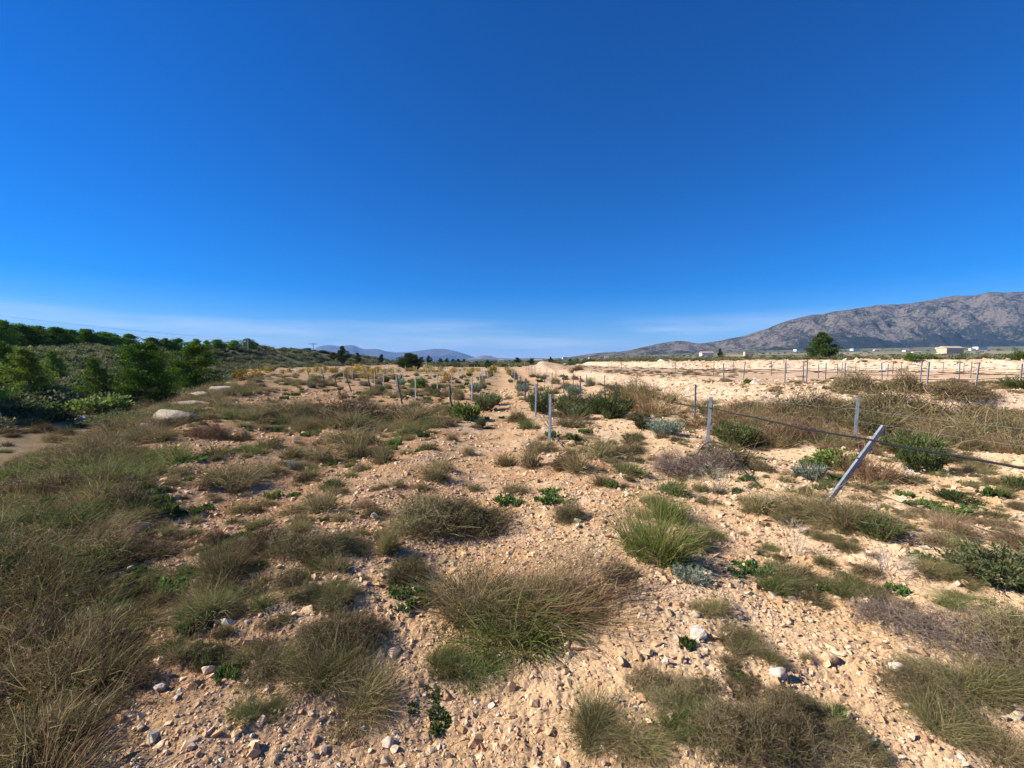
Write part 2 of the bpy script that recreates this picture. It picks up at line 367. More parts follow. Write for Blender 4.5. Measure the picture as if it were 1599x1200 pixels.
def soil_col(x, y):
    x = np.asarray(x, float); y = np.asarray(y, float); R = np.hypot(x, y); th = np.arctan2(x, y)
    def mixc(c, k, m): return c * (1 - m[:, None]) + np.array(k) * m[:, None]
    c = np.tile(np.array([0.53, 0.34, 0.185]), (len(x), 1))
    n = fbm(x * 0.5, y * 0.5, 101, 4); c = mixc(c, (0.58, 0.41, 0.24), sst(-0.1, 0.5, n) * 0.85)
    n = fbm(x * 0.9, y * 0.9, 111, 3); c = mixc(c, (0.43, 0.235, 0.115), sst(0.05, 0.55, n) * 0.7)
    c = mixc(c, (0.61, 0.445, 0.27), sst(0.3, 4, x) * 0.55 * (1 - sst(25, 40, R)))
    c = mixc(c, (0.43, 0.245, 0.12), sst(-0.5, -3, x) * 0.55 * (1 - sst(25, 40, R)))
    s = np.interp(y, EL_Y, EL_X) - x
    c = mixc(c, (0.24, 0.19, 0.10), sst(-1.5, 1.0, s) * 0.7 * (1 - sst(60, 90, y)))          # earth under the grass of the bank
    tr = np.exp(-((s - 6.0) / 2.2) ** 2) * (y < 22) * (y > -30); c = mixc(c, (0.40, 0.29, 0.16), np.clip(tr * 1.2, 0, 1))   # track
    lm = (1 - sst(TH(640), TH(735), th)) * sst(10 - 8 * sst(22, 32, y), 15 - 9 * sst(22, 32, y), s) * sst(18, 26, R)
    c = mixc(c, (0.15, 0.15, 0.075), lm * 0.85)
    n = fbm(x * 0.05, y * 0.05, 121, 4); c = mixc(c, (0.36, 0.30, 0.19), lm * sst(0.15, 0.5, n) * 0.8)
    # pale cuts in the hillside
    for (cx_, cy_, a, b_) in ((-42, 88, 12, 1.8), (-58, 84, 10, 1.0), (-46, 70, 8, 1.0), (-30, 95, 9, 1.4)):
        c = mixc(c, (0.66, 0.56, 0.42), np.exp(-((x - cx_) / a) ** 2 - ((y - cy_) / b_) ** 2))
    w = 0.9 * fbm(x * 0.3, y * 0.3, 31, 4)
    s1 = poly_sd(x, y, BANK1, 10) + w; s2 = poly_sd(x, y, BANK2, 7) + w
    n = fbm(x * 0.4, y * 0.4, 131, 4)
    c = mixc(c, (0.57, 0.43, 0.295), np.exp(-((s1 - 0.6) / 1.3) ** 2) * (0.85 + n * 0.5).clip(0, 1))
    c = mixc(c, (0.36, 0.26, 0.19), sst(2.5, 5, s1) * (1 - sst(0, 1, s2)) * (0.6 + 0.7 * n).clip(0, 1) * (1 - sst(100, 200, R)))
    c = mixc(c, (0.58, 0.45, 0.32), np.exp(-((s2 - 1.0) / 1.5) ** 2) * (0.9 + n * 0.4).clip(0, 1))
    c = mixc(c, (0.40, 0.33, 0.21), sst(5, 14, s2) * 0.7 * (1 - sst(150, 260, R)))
    c = mixc(c, (0.62, 0.47, 0.31), sst(76, 84, y) * (1 - sst(88, 98, y)) * sst(-20, -14, x) * (1 - sst(6, 9, x)))     # pale cut behind the field
    ft = sst(130, 300, R)
    f = np.tile(np.array([0.20, 0.17, 0.105]), (len(x), 1))
    n = fbm(x * 0.006, y * 0.006, 141, 4); f = mixc(f, (0.42, 0.31, 0.21), sst(0.05, 0.28, n))
    n = fbm(x * 0.011 + 9, y * 0.009, 151, 4); f = mixc(f, (0.075, 0.085, 0.045), sst(0.02, 0.25, n) * 0.9)
    f = mixc(f, (0.07, 0.085, 0.045), sst(1200, 1800, R) * 0.75)
    return c * (1 - ft[:, None]) + f * ft[:, None]
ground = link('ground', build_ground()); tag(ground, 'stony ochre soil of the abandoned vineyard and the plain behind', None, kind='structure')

# ------------------------------------------------------------------ mountains
def rock_mat(name, rock, green, amount, sc):
    m, N, L = new_mat(name)
    o = N.new('ShaderNodeOutputMaterial'); b = N.new('ShaderNodeBsdfDiffuse'); L.new(b.outputs[0], o.inputs[0])
    g = N.new('ShaderNodeNewGeometry'); sp = N.new('ShaderNodeSeparateXYZ'); L.new(g.outputs['Position'], sp.inputs[0])
    n = N.new('ShaderNodeTexNoise'); n.inputs['Scale'].default_value = sc; n.inputs['Detail'].default_value = 10; n.inputs['Roughness'].default_value = 0.68; L.new(g.outputs['Position'], n.inputs['Vector'])
    n2 = N.new('ShaderNodeTexNoise'); n2.inputs['Scale'].default_value = sc * 6.5; n2.inputs['Detail'].default_value = 8; n2.inputs['Roughness'].default_value = 0.7; L.new(g.outputs['Position'], n2.inputs['Vector'])
    at = N.new('ShaderNodeAttribute'); at.attribute_name = 'Col'; ats = N.new('ShaderNodeSeparateColor'); L.new(at.outputs['Color'], ats.inputs[0])
    ad = N.new('ShaderNodeMath'); ad.operation = 'ADD'; L.new(n.outputs['Fac'], ad.inputs[0])
    sc2 = N.new('ShaderNodeMath'); sc2.operation = 'MULTIPLY_ADD'; sc2.inputs[1].default_value = 0.95; sc2.inputs[2].default_value = amount - 0.475; L.new(n2.outputs['Fac'], sc2.inputs[0])
    a3 = N.new('ShaderNodeMath'); a3.operation = 'ADD'; L.new(sc2.outputs[0], a3.inputs[0]); L.new(ats.outputs[0], a3.inputs[1]); L.new(a3.outputs[0], ad.inputs[1])
    r = N.new('ShaderNodeValToRGB'); r.color_ramp.elements[0].position = 0.42; r.color_ramp.elements[1].position = 0.62
    r.color_ramp.elements[0].color = (*rock, 1); r.color_ramp.elements[1].color = (*green, 1); L.new(ad.outputs[0], r.inputs[0]); L.new(r.outputs[0], b.inputs[0])
    bp = N.new('ShaderNodeBump'); bp.inputs['Strength'].default_value = 1.0; bp.inputs['Distance'].default_value = 30; L.new(n2.outputs['Fac'], bp.inputs['Height']); L.new(bp.outputs[0], b.inputs['Normal'])
    return m
def mountain(name, pts, depth, d_foot, d_back, mat, label, rough=1.0, seed=0, nx=420, ny=90, foot_green=True):
    px = np.array([p[0] for p in pts], float); py = np.array([p[1] for p in pts], float)
    u = np.linspace(px[0], px[-1], nx); ridge = np.interp(u, px, py)
    k = np.ones(5) / 5; ridge = np.convolve(np.pad(ridge, 2, mode='edge'), k, 'valid')
    tx = (u - 799.5) / F; Hh = (YH - ridge) / F * depth; Hh = Hh * (1 + 0.05 * rough * fbm(u * 0.035, u * 0 + seed, seed + 3, 4))
    v = np.concatenate([np.linspace(0, 1, ny), 1 + np.linspace(0, 1, 14)[1:]])
    U, Vv = np.meshgrid(tx, v, indexing='ij'); Hm = np.repeat(Hh[:, None], len(v), 1)
    y = np.where(Vv <= 1, d_foot + (depth - d_foot) * Vv, depth + (d_back - depth) * (Vv - 1))
    x = U * y
    sc = 1.0 / (depth * 0.10)
    n = fbm(x * sc, y * sc * 0.8, seed, 6, 0.55); rid = 1 - np.abs(fbm(x * sc * 1.3 + 5, y * sc * 0.5, seed + 9, 5, 0.55)) * 2.2
    prof = np.where(Vv <= 1, 0.12 * Vv + 0.88 * np.clip((Vv - 0.18) / 0.82, 0, 1) ** 1.25, np.maximum(1 - (Vv - 1) * 1.15, -0.1))
    env = np.clip(Vv * 1.6, 0, 1) * np.clip((1 - Vv) * 6, 0, 1) * (Vv <= 1)
    z = CAM_H + Hm * prof + (0.26 * n + 0.24 * (rid - 0.5)) * env * np.maximum(Hm, 20) * rough
    cap = CAM_H + Hm * (y / depth); z = np.minimum(z, cap - (cap * 0.01) * (Vv < 0.999))
    z = np.where(Vv <= 0.001, -12, z)
    gr = (0.24 * (1 - sst(0.15, 0.45, prof + 0.25 * n)) - 0.02) if foot_green else np.zeros_like(z)
    V = np.stack([x, y, z], -1).reshape(-1, 3); nv = len(v)
    i = np.arange(nx - 1)[:, None]; j = np.arange(nv - 1)[None, :]
    Q = np.stack([i * nv + j, (i + 1) * nv + j, (i + 1) * nv + j + 1, i * nv + j + 1], -1).reshape(-1, 4)
    C = np.repeat(np.clip(gr.reshape(-1, 1), -1, 1), 3, 1)
    return tag(link(name, mesh_np(name, V, Q, None, C, mat, True)), label, None, kind='structure')
mountain('mountain_range', [(820, 564), (870, 561), (920, 553), (980, 548), (1000, 543), (1030, 536), (1060, 533), (1075, 534), (1090, 537), (1110, 534), (1130, 531), (1150, 528), (1180, 518), (1200, 512), (1225, 502), (1250, 496), (1300, 487), (1350, 480), (1400, 476), (1450, 469), (1500, 463), (1560, 457), (1599, 455), (1700, 448), (1900, 446), (2300, 470), (2800, 520)],
         2700, 1600, 4000, rock_mat('mountain_rock', (0.25, 0.205, 0.155), (0.036, 0.044, 0.03), 0.03, 0.011), 'long rocky mountain ridge rising towards the right', 1.0, 3, 560, 120)
mountain('mountain_range', [(380, 566), (420, 563), (470, 556), (490, 547), (500, 541), (515, 538.5), (530, 541), (545, 539), (553, 539), (565, 545), (575, 546), (590, 545), (605, 549), (620, 551), (640, 550), (655, 548), (680, 545), (700, 546), (720, 551), (735, 556), (750, 561), (780, 565)],
         9500, 7200, 11000, rock_mat('far_mountain_rock', (0.12, 0.11, 0.10), (0.04, 0.05, 0.04), 0.0, 0.003), 'hazy blue mountains far behind the round tree', 0.7, 13, 260, 50)
mountain('hill', [(715, 566), (735, 560), (750, 556), (757, 555), (765, 556), (775, 559), (800, 560), (830, 559), (870, 561), (920, 566)],
         6000, 4700, 6800, rock_mat('hill_rock', (0.22, 0.19, 0.15), (0.08, 0.09, 0.06), 0.0, 0.004), 'small grey hill at the end of the plain', 0.6, 23, 140, 40)

# ------------------------------------------------------------------ stones
def hull(seed, npts=16, flat=0.7):
    rng = RS(seed); p = nrm(rng.normal(size=(npts, 3))) * rng.uniform(0.8, 1.1, (npts, 1)) * np.array([1, rng.uniform(0.6, 0.95), flat * rng.uniform(0.7, 1.15)])
    bm = bmesh.new()
    for q in p: bm.verts.new(q)
    r = bmesh.ops.convex_hull(bm, input=bm.verts[:])
    bmesh.ops.delete(bm, geom=[v for v in bm.verts if not v.link_faces], context='VERTS')
    bmesh.ops.triangulate(bm, faces=bm.faces[:])
    bm.verts.index_update(); V = np.array([v.co[:] for v in bm.verts]); T = np.array([[v.index for v in f.verts] for f in bm.faces]); bm.free()
    return V, T
HULLS = [hull(100 + k, 11 + k % 6, 0.45 + 0.35 * (k % 3) / 2) for k in range(14)]
PAL_STONE = [(5, 0.561, 0.386, 0.228), (3, 0.592, 0.444, 0.287), (1, 0.624, 0.529, 0.403), (3, 0.499, 0.302, 0.159), (1, 0.395, 0.285, 0.191)]
PAL_CLOD = [(3, 0.529, 0.344, 0.195), (2, 0.445, 0.268, 0.141), (2, 0.613, 0.451, 0.293)]
def in_field(x, y):
    s = np.interp(y, EL_Y, EL_X) - x
    return s < -0.6
def gravel():
    rng = RS(5); g = G()
    N = 46000
    d = 1.55 * np.exp(rng.uniform(0, 1, N) ** 1.0 * math.log(17)); u = rng.uniform(-1.35, 1.35, N); x = u * d; y = d
    dens = fbm(x * 0.9, y * 0.9, 201, 4); keep = in_field(x, y) & (rng.uniform(-0.75, 0.35, N) < dens + 0.1 * (x > 0)); x, y, d = x[keep], y[keep], d[keep]
    size = (0.0052 + 0.0025 * d) * np.exp(rng.normal(0, 0.55, len(x))); size = np.minimum(size, 0.036 + 0.003 * d)
    z = height(x, y)
    col = np.where(rng.uniform(size=(len(x), 1)) < 0.55, pick(rng, len(x), PAL_CLOD), pick(rng, len(x), PAL_STONE))
    hk = rng.randint(0, len(HULLS), len(x))
    for k, (V, T) in enumerate(HULLS):
        m = hk == k; n = m.sum(); a = rng.uniform(0, 6.283, n); ca, sa = np.cos(a), np.sin(a); s = size[m][:, None]
        P = V[None] * s[..., None] * rng.uniform(0.75, 1.3, (n, 1, 3))
        tl = rng.normal(0, 0.35, (n, 1)); P2 = P[..., 2] + P[..., 0] * tl
        Q = np.stack([P[..., 0] * ca[:, None] - P[..., 1] * sa[:, None] + x[m][:, None], P[..., 0] * sa[:, None] + P[..., 1] * ca[:, None] + y[m][:, None], P2 + z[m][:, None] + rng.uniform(-0.12, 0.3, (n, 1)) * s], -1)
        TT = (T[None] + (np.arange(n) * len(V))[:, None, None]).reshape(-1, 3)
        g.add(Q.reshape(-1, 3), np.repeat(col[m], len(V), 0), None, TT)
    # crumbs of earth
    OV = np.array([[1, 0, 0], [-1, 0, 0], [0, 1, 0], [0, -1, 0], [0, 0, 0.8], [0, 0, -0.8]], float); OT = np.array([[0, 2, 4], [2, 1, 4], [1, 3, 4], [3, 0, 4]])
    N = 60000; d = 1.55 * np.exp(rng.uniform(0, 1, N) * math.log(5)); x = rng.uniform(-1.3, 1.3, N) * d; keep = in_field(x, d) & (rng.uniform(-0.8, 0.4, N) < fbm(x * 1.3, d * 1.3, 221, 3)); x, d = x[keep], d[keep]; n = len(x)
    sz_ = (0.0022 + 0.0016 * d) * np.exp(rng.normal(0, 0.4, n)); a = rng.uniform(0, 6.283, n); Pv = OV[None] * sz_[:, None, None] * rng.uniform(0.6, 1.3, (n, 1, 3)) + rng.normal(0, 0.15, (n, 6, 3)) * sz_[:, None, None]
    Pv = np.stack([Pv[..., 0] * np.cos(a)[:, None] - Pv[..., 1] * np.sin(a)[:, None] + x[:, None], Pv[..., 0] * np.sin(a)[:, None] + Pv[..., 1] * np.cos(a)[:, None] + d[:, None], Pv[..., 2] + height(x, d)[:, None]], -1)
    g.add(Pv.reshape(-1, 3), np.repeat(pick(rng, n, PAL_CLOD + PAL_STONE[:1]), 6, 0), None, (OT[None] + (np.arange(n) * 6)[:, None, None]).reshape(-1, 3))
    # rubble on the two pale banks
    for poly, nop, cnt, off, wd, sz in ((BANK1, 10, 5200, 0.5, 1.0, 0.055), (BANK2, 7, 2600, 0.9, 1.2, 0.13)):
        P = np.array(poly[:nop], float); seg = rng.randint(0, nop - 2, cnt); t = rng.uniform(size=cnt)
        x = P[seg, 0] * (1 - t) + P[seg + 1, 0] * t + rng.normal(off, wd, cnt); y = P[seg, 1] * (1 - t) + P[seg + 1, 1] * t + rng.normal(off, wd, cnt)
        ok = (x < 1.3 * y) ; x, y = x[ok], y[ok]; z = height(x, y); c = pick(rng, len(x), PAL_STONE[:3])
        for k, (V, T) in enumerate(HULLS[:7]):
            i = np.arange(len(x)) % 7 == k; n = i.sum(); s = sz * np.exp(rng.normal(0, 0.5, n))
            Q = V[None] * s[:, None, None] * rng.uniform(0.7, 1.3, (n, 1, 3)) + np.stack([x[i], y[i], z[i]], -1)[:, None]
            g.add(Q.reshape(-1, 3), np.repeat(c[i], len(V), 0), None, (T[None] + (np.arange(n) * len(V))[:, None, None]).reshape(-1, 3))
    return g.mesh('gravel', M_STONE)
tag(link('gravel', gravel()), 'small stones and clods strewn over the ochre soil', None, kind='stuff')
STONE_MESH = []
for k in range(16):
    V, T = hull(300 + k, 13 + k % 5, 0.5 + 0.3 * (k % 2)); g = G(); rng = RS(k); g.add(V, pick(rng, 1, PAL_STONE)[0], None, T); STONE_MESH.append(g.mesh('stone', M_STONE))
def loose_stones():
    rng = RS(8); n = 0
    while n < 285:
        d = 1.7 * math.exp(rng.uniform() * math.log(5.2)); x = rng.uniform(-1.2, 1.2) * d
        if not in_field(np.array([x]), np.array([d]))[0] or rng.uniform(-0.6, 0.4) > fbm(np.array([x * 0.7]), np.array([d * 0.7]), 211, 3)[0]: continue
        s = (0.013 + 0.0045 * d) * math.exp(rng.normal(0.0, 0.45)); s = min(s, 0.07)
        o = link('stone', STONE_MESH[rng.randint(16)], ground, (x, d, hz(x, d) + rng.uniform(-0.2, 0.2) * s), (rng.normal(0, 0.3), rng.normal(0, 0.3), rng.uniform(0, 6.28)), (s * rng.uniform(0.8, 1.3), s, s * rng.uniform(0.8, 1.1)))
        n += 1
loose_stones()
def boulder(name, seed, flat, col, sub=2, rough=0.16):
    V, T = hull(seed, 18, flat); bm = bmesh.new(); vs_ = [bm.verts.new(v) for v in V]
    for t in T: bm.faces.new([vs_[i] for i in t])
    bmesh.ops.bevel(bm, geom=bm.edges[:], offset=0.10, segments=2, affect='EDGES', profile=0.6)
    bmesh.ops.triangulate(bm, faces=bm.faces[:])
    bmesh.ops.subdivide_edges(bm, edges=bm.edges[:], cuts=1, use_grid_fill=True)
    bmesh.ops.triangulate(bm, faces=bm.faces[:])
    bm.verts.index_update(); V = np.array([v.co[:] for v in bm.verts]); T = np.array([[v.index for v in f.verts] for f in bm.faces]); bm.free()
    V = V * (1 + rough * fbm(V[:, :1] * 2.3 + V[:, 2:] * 1.7 + seed, V[:, 1:2] * 2.3 + V[:, 2:], seed, 4))
    c = np.clip(np.array(col) * (1 + 0.25 * fbm(V[:, :1] * 3, V[:, 1:2] * 3 + V[:, 2:] * 2, seed + 1, 3)), 0, 1)
    g = G(); g.add(V, c, None, T); return g.mesh(name, M_STONE)
LAND = []      # landmarks for the labels: (phrase, px, py)
WHITE_ROCK, TAN_ROCK, PINK_ROCK = (0.60, 0.51, 0.40), (0.56, 0.38, 0.23), (0.55, 0.42, 0.31)
ROCKS = [  # px, py of the foot, width px, height px, colour, flatness, label
    (1093, 1004, 28, 26, WHITE_ROCK, 0.95, 'upright white angular rock beside the dark grass strip, right of the straw tussock'),
    (1220, 1066, 34, 24, WHITE_ROCK, 0.6, 'pointed whitish rock lying at the end of the dark grass strip'),
    (1300, 1036, 30, 20, TAN_ROCK, 0.75, 'smooth tan rock on bare soil left of the bushy right corner'),
    (797, 1080, 22, 24, TAN_ROCK, 0.95, 'blocky tan rock standing below the big straw tussock'),
    (900, 1020, 32, 20, TAN_ROCK, 0.7, 'buff rounded rock at the right foot of the big straw tussock'),
    (605, 1170, 30, 18, PINK_ROCK, 0.55, 'flat pinkish rock near the bottom edge, left of centre'),
    (1410, 1058, 34, 18, WHITE_ROCK, 0.6, 'pale cobble in front of the large purple-grey bush'),
    (583, 810, 15, 13, WHITE_ROCK, 0.9, 'small white rock left of the dark twiggy dome bush'),
    (320, 1050, 26, 20, PINK_ROCK, 0.8, 'pinkish block on the bare slope beside the left grass'),
    (330, 1020, 22, 14, PINK_ROCK, 0.6, 'flat pinkish stone just behind the pinkish block on the left slope'),
    (245, 1078, 24, 18, (0.42, 0.36, 0.3), 0.7, 'grey rock at the edge of the left grass bank'),
    (858, 682, 13, 9, WHITE_ROCK, 0.7, 'small pale rock at the foot of the middle grey post'),
    (312, 718, 18, 14, PINK_ROCK, 0.8, 'round pale rock on the crest of the grassy bank'),
    (180, 700, 14, 13, PINK_ROCK, 0.95, 'small upright rock on the slope above the track'),
    (1040, 1046, 16, 20, WHITE_ROCK, 0.95, 'narrow white stone standing left of the white angular rock'),
    (252, 664, 84, 22, (0.42, 0.345, 0.26), 0.5, 'large smooth pale boulder at the edge of the grassy bank'),
    (290, 640, 66, 18, (0.42, 0.31, 0.22), 0.5, 'flat pinkish slab behind the large pale boulder'),
    (118, 660, 36, 12, (0.5, 0.45, 0.38), 0.5, 'grey slab lying beside the track below the pines'),
    (150, 666, 34, 9, (0.55, 0.46, 0.38), 0.4, 'low pale slab right of the grey slab beside the track'),
    (85, 641, 36, 10, (0.55, 0.49, 0.4), 0.5, 'pale slab half hidden under the pines by the track'),
    (222, 676, 50, 18, (0.52, 0.42, 0.32), 0.5, 'ochre boulder just below the large pale boulder'),
    (312, 625, 60, 13, (0.43, 0.34, 0.25), 0.4, 'pale ledge on the bank edge behind the flat slab'),
    (336, 614, 52, 11, (0.46, 0.38, 0.29), 0.4, 'white ledge further back along the bank edge'),
    (196, 693, 44, 13, (0.5, 0.4, 0.3), 0.4, 'low ochre ledge where the bank drops to the track'),
    (352, 603, 26, 7, (0.55, 0.46, 0.36), 0.4, 'last small ledge at the far end of the bank edge'),
    (24, 646, 40, 9, (0.5, 0.42, 0.33), 0.5, 'weathered slab at the left edge under the pines'),
]
for k, (px, py, w, h, c, fl, lab) in enumerate(ROCKS):
    x, y = gp(px, py); rx = w / 2 / F * y; rz = h / F * y * 0.62
    o = link('rock', boulder('rock', 500 + k, 0.95, c), None, (x, y + rx * 0.5, hz(x, y + rx * 0.5) + rz * 0.45), (0, 0.1 * math.sin(k), k * 1.3 % 0.8 - 0.4), (rx, rx * 0.8, rz))
    tag(o, lab, 'rock')

# ------------------------------------------------------------------ plant prototypes, each about one unit in radius or height
OLIVE = [(4, 0.189, 0.169, 0.069), (3, 0.255, 0.220, 0.098), (2, 0.131, 0.137, 0.045), (2, 0.336, 0.275, 0.135), (1, 0.205, 0.148, 0.073)]
STRAW = [(4, 0.387, 0.284, 0.152), (3, 0.458, 0.361, 0.221), (2, 0.290, 0.198, 0.098), (1, 0.334, 0.215, 0.107)]
YGREEN = [(4, 0.19, 0.23, 0.055), (3, 0.27, 0.28, 0.08), (2, 0.12, 0.17, 0.035), (1, 0.33, 0.28, 0.12)]
GREEN = [(4, 0.086, 0.145, 0.039), (3, 0.127, 0.187, 0.050), (1, 0.184, 0.221, 0.066)]
DGREEN = [(4, 0.054, 0.090, 0.027), (3, 0.081, 0.114, 0.036), (2, 0.117, 0.142, 0.050)]
GGREEN = [(4, 0.10, 0.145, 0.055), (3, 0.14, 0.17, 0.075), (2, 0.17, 0.165, 0.08)]
SILVER = [(4, 0.22, 0.27, 0.20), (3, 0.28, 0.32, 0.25), (2, 0.16, 0.20, 0.13)]
BROWN = [(4, 0.16, 0.095, 0.055), (3, 0.21, 0.14, 0.085), (2, 0.11, 0.07, 0.045)]
TWIG = [(4, 0.189, 0.147, 0.076), (3, 0.243, 0.196, 0.108), (2, 0.130, 0.103, 0.050), (1, 0.153, 0.152, 0.059)]
PURPLE = [(4, 0.196, 0.144, 0.113), (3, 0.246, 0.188, 0.145), (2, 0.140, 0.096, 0.077)]
RED = [(4, 0.246, 0.141, 0.070), (3, 0.295, 0.190, 0.105), (2, 0.180, 0.099, 0.049), (1, 0.197, 0.167, 0.070)]
GREYTW = [(4, 0.302, 0.266, 0.224), (3, 0.360, 0.322, 0.264), (2, 0.238, 0.203, 0.165)]
YELLOW = [(4, 0.42, 0.31, 0.04), (3, 0.30, 0.26, 0.05), (2, 0.19, 0.20, 0.05), (2, 0.30, 0.15, 0.04), (1, 0.18, 0.11, 0.05)]
SCRUB = [(4, 0.165, 0.18, 0.085), (3, 0.21, 0.215, 0.115), (2, 0.12, 0.145, 0.06), (1, 0.24, 0.21, 0.13)]
PINE = [(4, 0.136, 0.243, 0.032), (3, 0.191, 0.319, 0.043), (2, 0.087, 0.168, 0.029)]
PINE_D = [(4, 0.043, 0.069, 0.017), (3, 0.061, 0.091, 0.021), (2, 0.030, 0.050, 0.014)]
PINE_L = [(4, 0.150, 0.222, 0.035), (3, 0.205, 0.269, 0.049), (2, 0.103, 0.163, 0.035)]
BARK = [(1, 0.16, 0.12, 0.09), (1, 0.22, 0.17, 0.13)]

_LH = [0.72, 1.3]
def tussock(seed, pal, n=1500, L=0.95, tilt_r=0.75, w=0.012, droop=0.35, base=0.55, kink=0.02, dry=0.25, clumps=9):
    """several leaning clumps grown into one another, with dead stems tangled through them"""
    rng = RS(seed); g = G()
    for c in range(clumps):
        a = rng.uniform(0, 6.283); r = base * math.sqrt(rng.uniform(0, 1)); cx_, cy_ = r * math.cos(a), r * math.sin(a)
        m = int(n / clumps * rng.uniform(0.6, 1.5)); Lc = L * rng.uniform(0.55, 1.05) * (1 - 0.25 * r / base); ln = (rng.normal(0, 0.22) + 0.25 * cx_, rng.normal(0, 0.22) + 0.25 * cy_)
        blades(g, m, rng, base * 0.34, Lc, pal, 0.30, tilt_r * 0.7, droop, w, ln, center=(cx_, cy_), kink=kink * 1.5 + 0.02, lvar=0.45)
    blades(g, n // 2, rng, base * 1.15, L * 0.45, pal, 0.6, 0.7, 0.5, w, kink=kink * 2, lvar=0.45)
    blades(g, int(n * dry), rng, base, L * 0.95, STRAW, 0.55, tilt_r, 0.45, w * 0.7, kink=0.06, lvar=0.4, k=5, heads=0.12)
    blades(g, int(n * 0.3), rng, base * 1.25, L * 0.35, TWIG, 0.9, 0.8, 0.7, w * 0.9, kink=0.09, lvar=0.5)
    return g
def twig_dome(seed, pal, n=3400, H=0.62, leafpal=None, nl=0, w=0.0062, length=0.26, chaos=1.1, blades_n=0, blade_pal=OLIVE):
    rng = RS(seed); g = G(); sq = rng.uniform(0.75, 1.0)
    stems(g, 170, rng, 0.95, H, pal, 0.010, sq)
    dome_twigs(g, n, rng, 0.9, H, pal, length, w, chaos, 0.35, 4, sq)
    if nl:
        u = nrm(rng.normal(size=(nl, 3))); u[:, 2] = np.abs(u[:, 2]); C = u * rng.uniform(0.55, 1.0, (nl, 1)) * np.array([0.9, 0.9 * sq, H]) 
        leaves(g, C, u + np.array([0, 0, 0.6]), 0.085, leafpal, rng, 0.4)
    if blades_n: blades(g, blades_n, rng, 0.85, 0.6, blade_pal, 0.35, 0.5, 0.35, w * 1.1, kink=0.02)
    return g
def leaf_bush(seed, pal, n=2600, H=0.85, size=0.13, asp=0.3, twigpal=TWIG, upright=0.8):
    rng = RS(seed); g = G(); stems(g, 60, rng, 0.85, H * 0.9, twigpal, 0.022)
    m = 70; cu = nrm(rng.normal(size=(m, 3))); cu[:, 2] = np.abs(cu[:, 2]); cc = cu * rng.uniform(0.45, 0.95, (m, 1)) * np.array([0.9, 0.85, H])
    k = rng.randint(0, m, n); C = cc[k] + rng.normal(0, 0.10, (n, 3)); C[:, 2] = np.maximum(C[:, 2], 0.02)
    leaves(g, C, cu[k] * 0.8 + np.array([0, 0, upright]), size, pal, rng, asp, 0.5)
    return g
def spiky_shrub(seed, pal, n=170, H=0.95, twigpal=TWIG):
    """upright leafy sprigs, rosemary fashion"""
    rng = RS(seed); g = G()
    a = rng.uniform(0, 6.283, n); r = np.sqrt(rng.uniform(0, 1, n)); tl = 0.15 + 0.75 * r + rng.normal(0, 0.12, n)
    L = H * rng.uniform(0.6, 1.05, n) * (1 - 0.2 * r); B = np.stack([0.35 * r * np.cos(a), 0.35 * r * np.sin(a), np.zeros(n)], -1)
    D = np.stack([np.sin(tl) * np.cos(a), np.sin(tl) * np.sin(a), np.cos(tl)], -1); t = np.linspace(0, 1, 4)
    P = B[:, None] + D[:, None] * (L[:, None] * t)[..., None]; P[:, :, 2] += (t ** 2 * 0.12)[None]
    strips(g, P, 0.02 * np.ones(n), pick(rng, n, twigpal), rng, 0.5)
    m = 16; tt = rng.uniform(0.25, 1.02, (n, m)); C = B[:, None] + D[:, None] * (L[:, None] * tt)[..., None]; C[..., 2] += tt ** 2 * 0.12
    leaves(g, C.reshape(-1, 3), np.repeat(D, m, 0), 0.13, pal, rng, 0.22, 0.55)
    return g
def weed(seed, pal, n=420, size=0.24):
    rng = RS(seed); g = G(); m = 26
    c = np.stack([rng.uniform(-1, 1, m), rng.uniform(-0.8, 0.8, m), np.zeros(m)], -1); c = c[np.hypot(c[:, 0], c[:, 1]) < 0.95]
    k = rng.randint(0, len(c), n); a = rng.uniform(0, 6.283, n); el = rng.uniform(0.15, 1.1, n)
    D = np.stack([np.cos(a) * np.cos(el), np.sin(a) * np.cos(el), np.sin(el)], -1)
    leaves(g, c[k] + D * 0.04 + np.array([0, 0, 0.01]), D, size, pal, rng, 0.42, 0.2)
    leaves(g, c[k] + D * 0.12 + np.array([0, 0, 0.05]), D + np.array([0, 0, 0.4]), size * 0.7, pal, rng, 0.35, 0.3)
    return g
def stalks(seed, pal, n=46):
    rng = RS(seed); g = G(); blades(g, n, rng, 0.35, 1.0, pal, 0.18, 0.25, 0.1, 0.014, kink=0.03, k=5)
    a = rng.uniform(0, 6.283, 160); h = rng.uniform(0.35, 1.0, 160); r = 0.12 + 0.3 * h * rng.uniform(0, 1, 160)
    P0 = np.stack([r * np.cos(a), r * np.sin(a), h], -1); D = nrm(np.stack([np.cos(a), np.sin(a), rng.uniform(0.2, 1.2, 160)], -1))
    strips(g, P0[:, None] + D[:, None] * np.linspace(0, 0.16, 3)[None, :, None], 0.010 * np.ones(160), pick(rng, 160, pal), rng, 0.5)
    return g
def vine(seed):
    rng = RS(seed); g = G(); stems(g, 26, rng, 0.9, 1.1, BROWN, 0.03)
    n = 340; C = np.stack([rng.normal(0, 0.42, n), rng.normal(0, 0.42, n), rng.uniform(0.25, 1.15, n)], -1)
    leaves(g, C, rng.normal(size=(n, 3)), 0.16, YELLOW, rng, 0.8, 0.5); return g
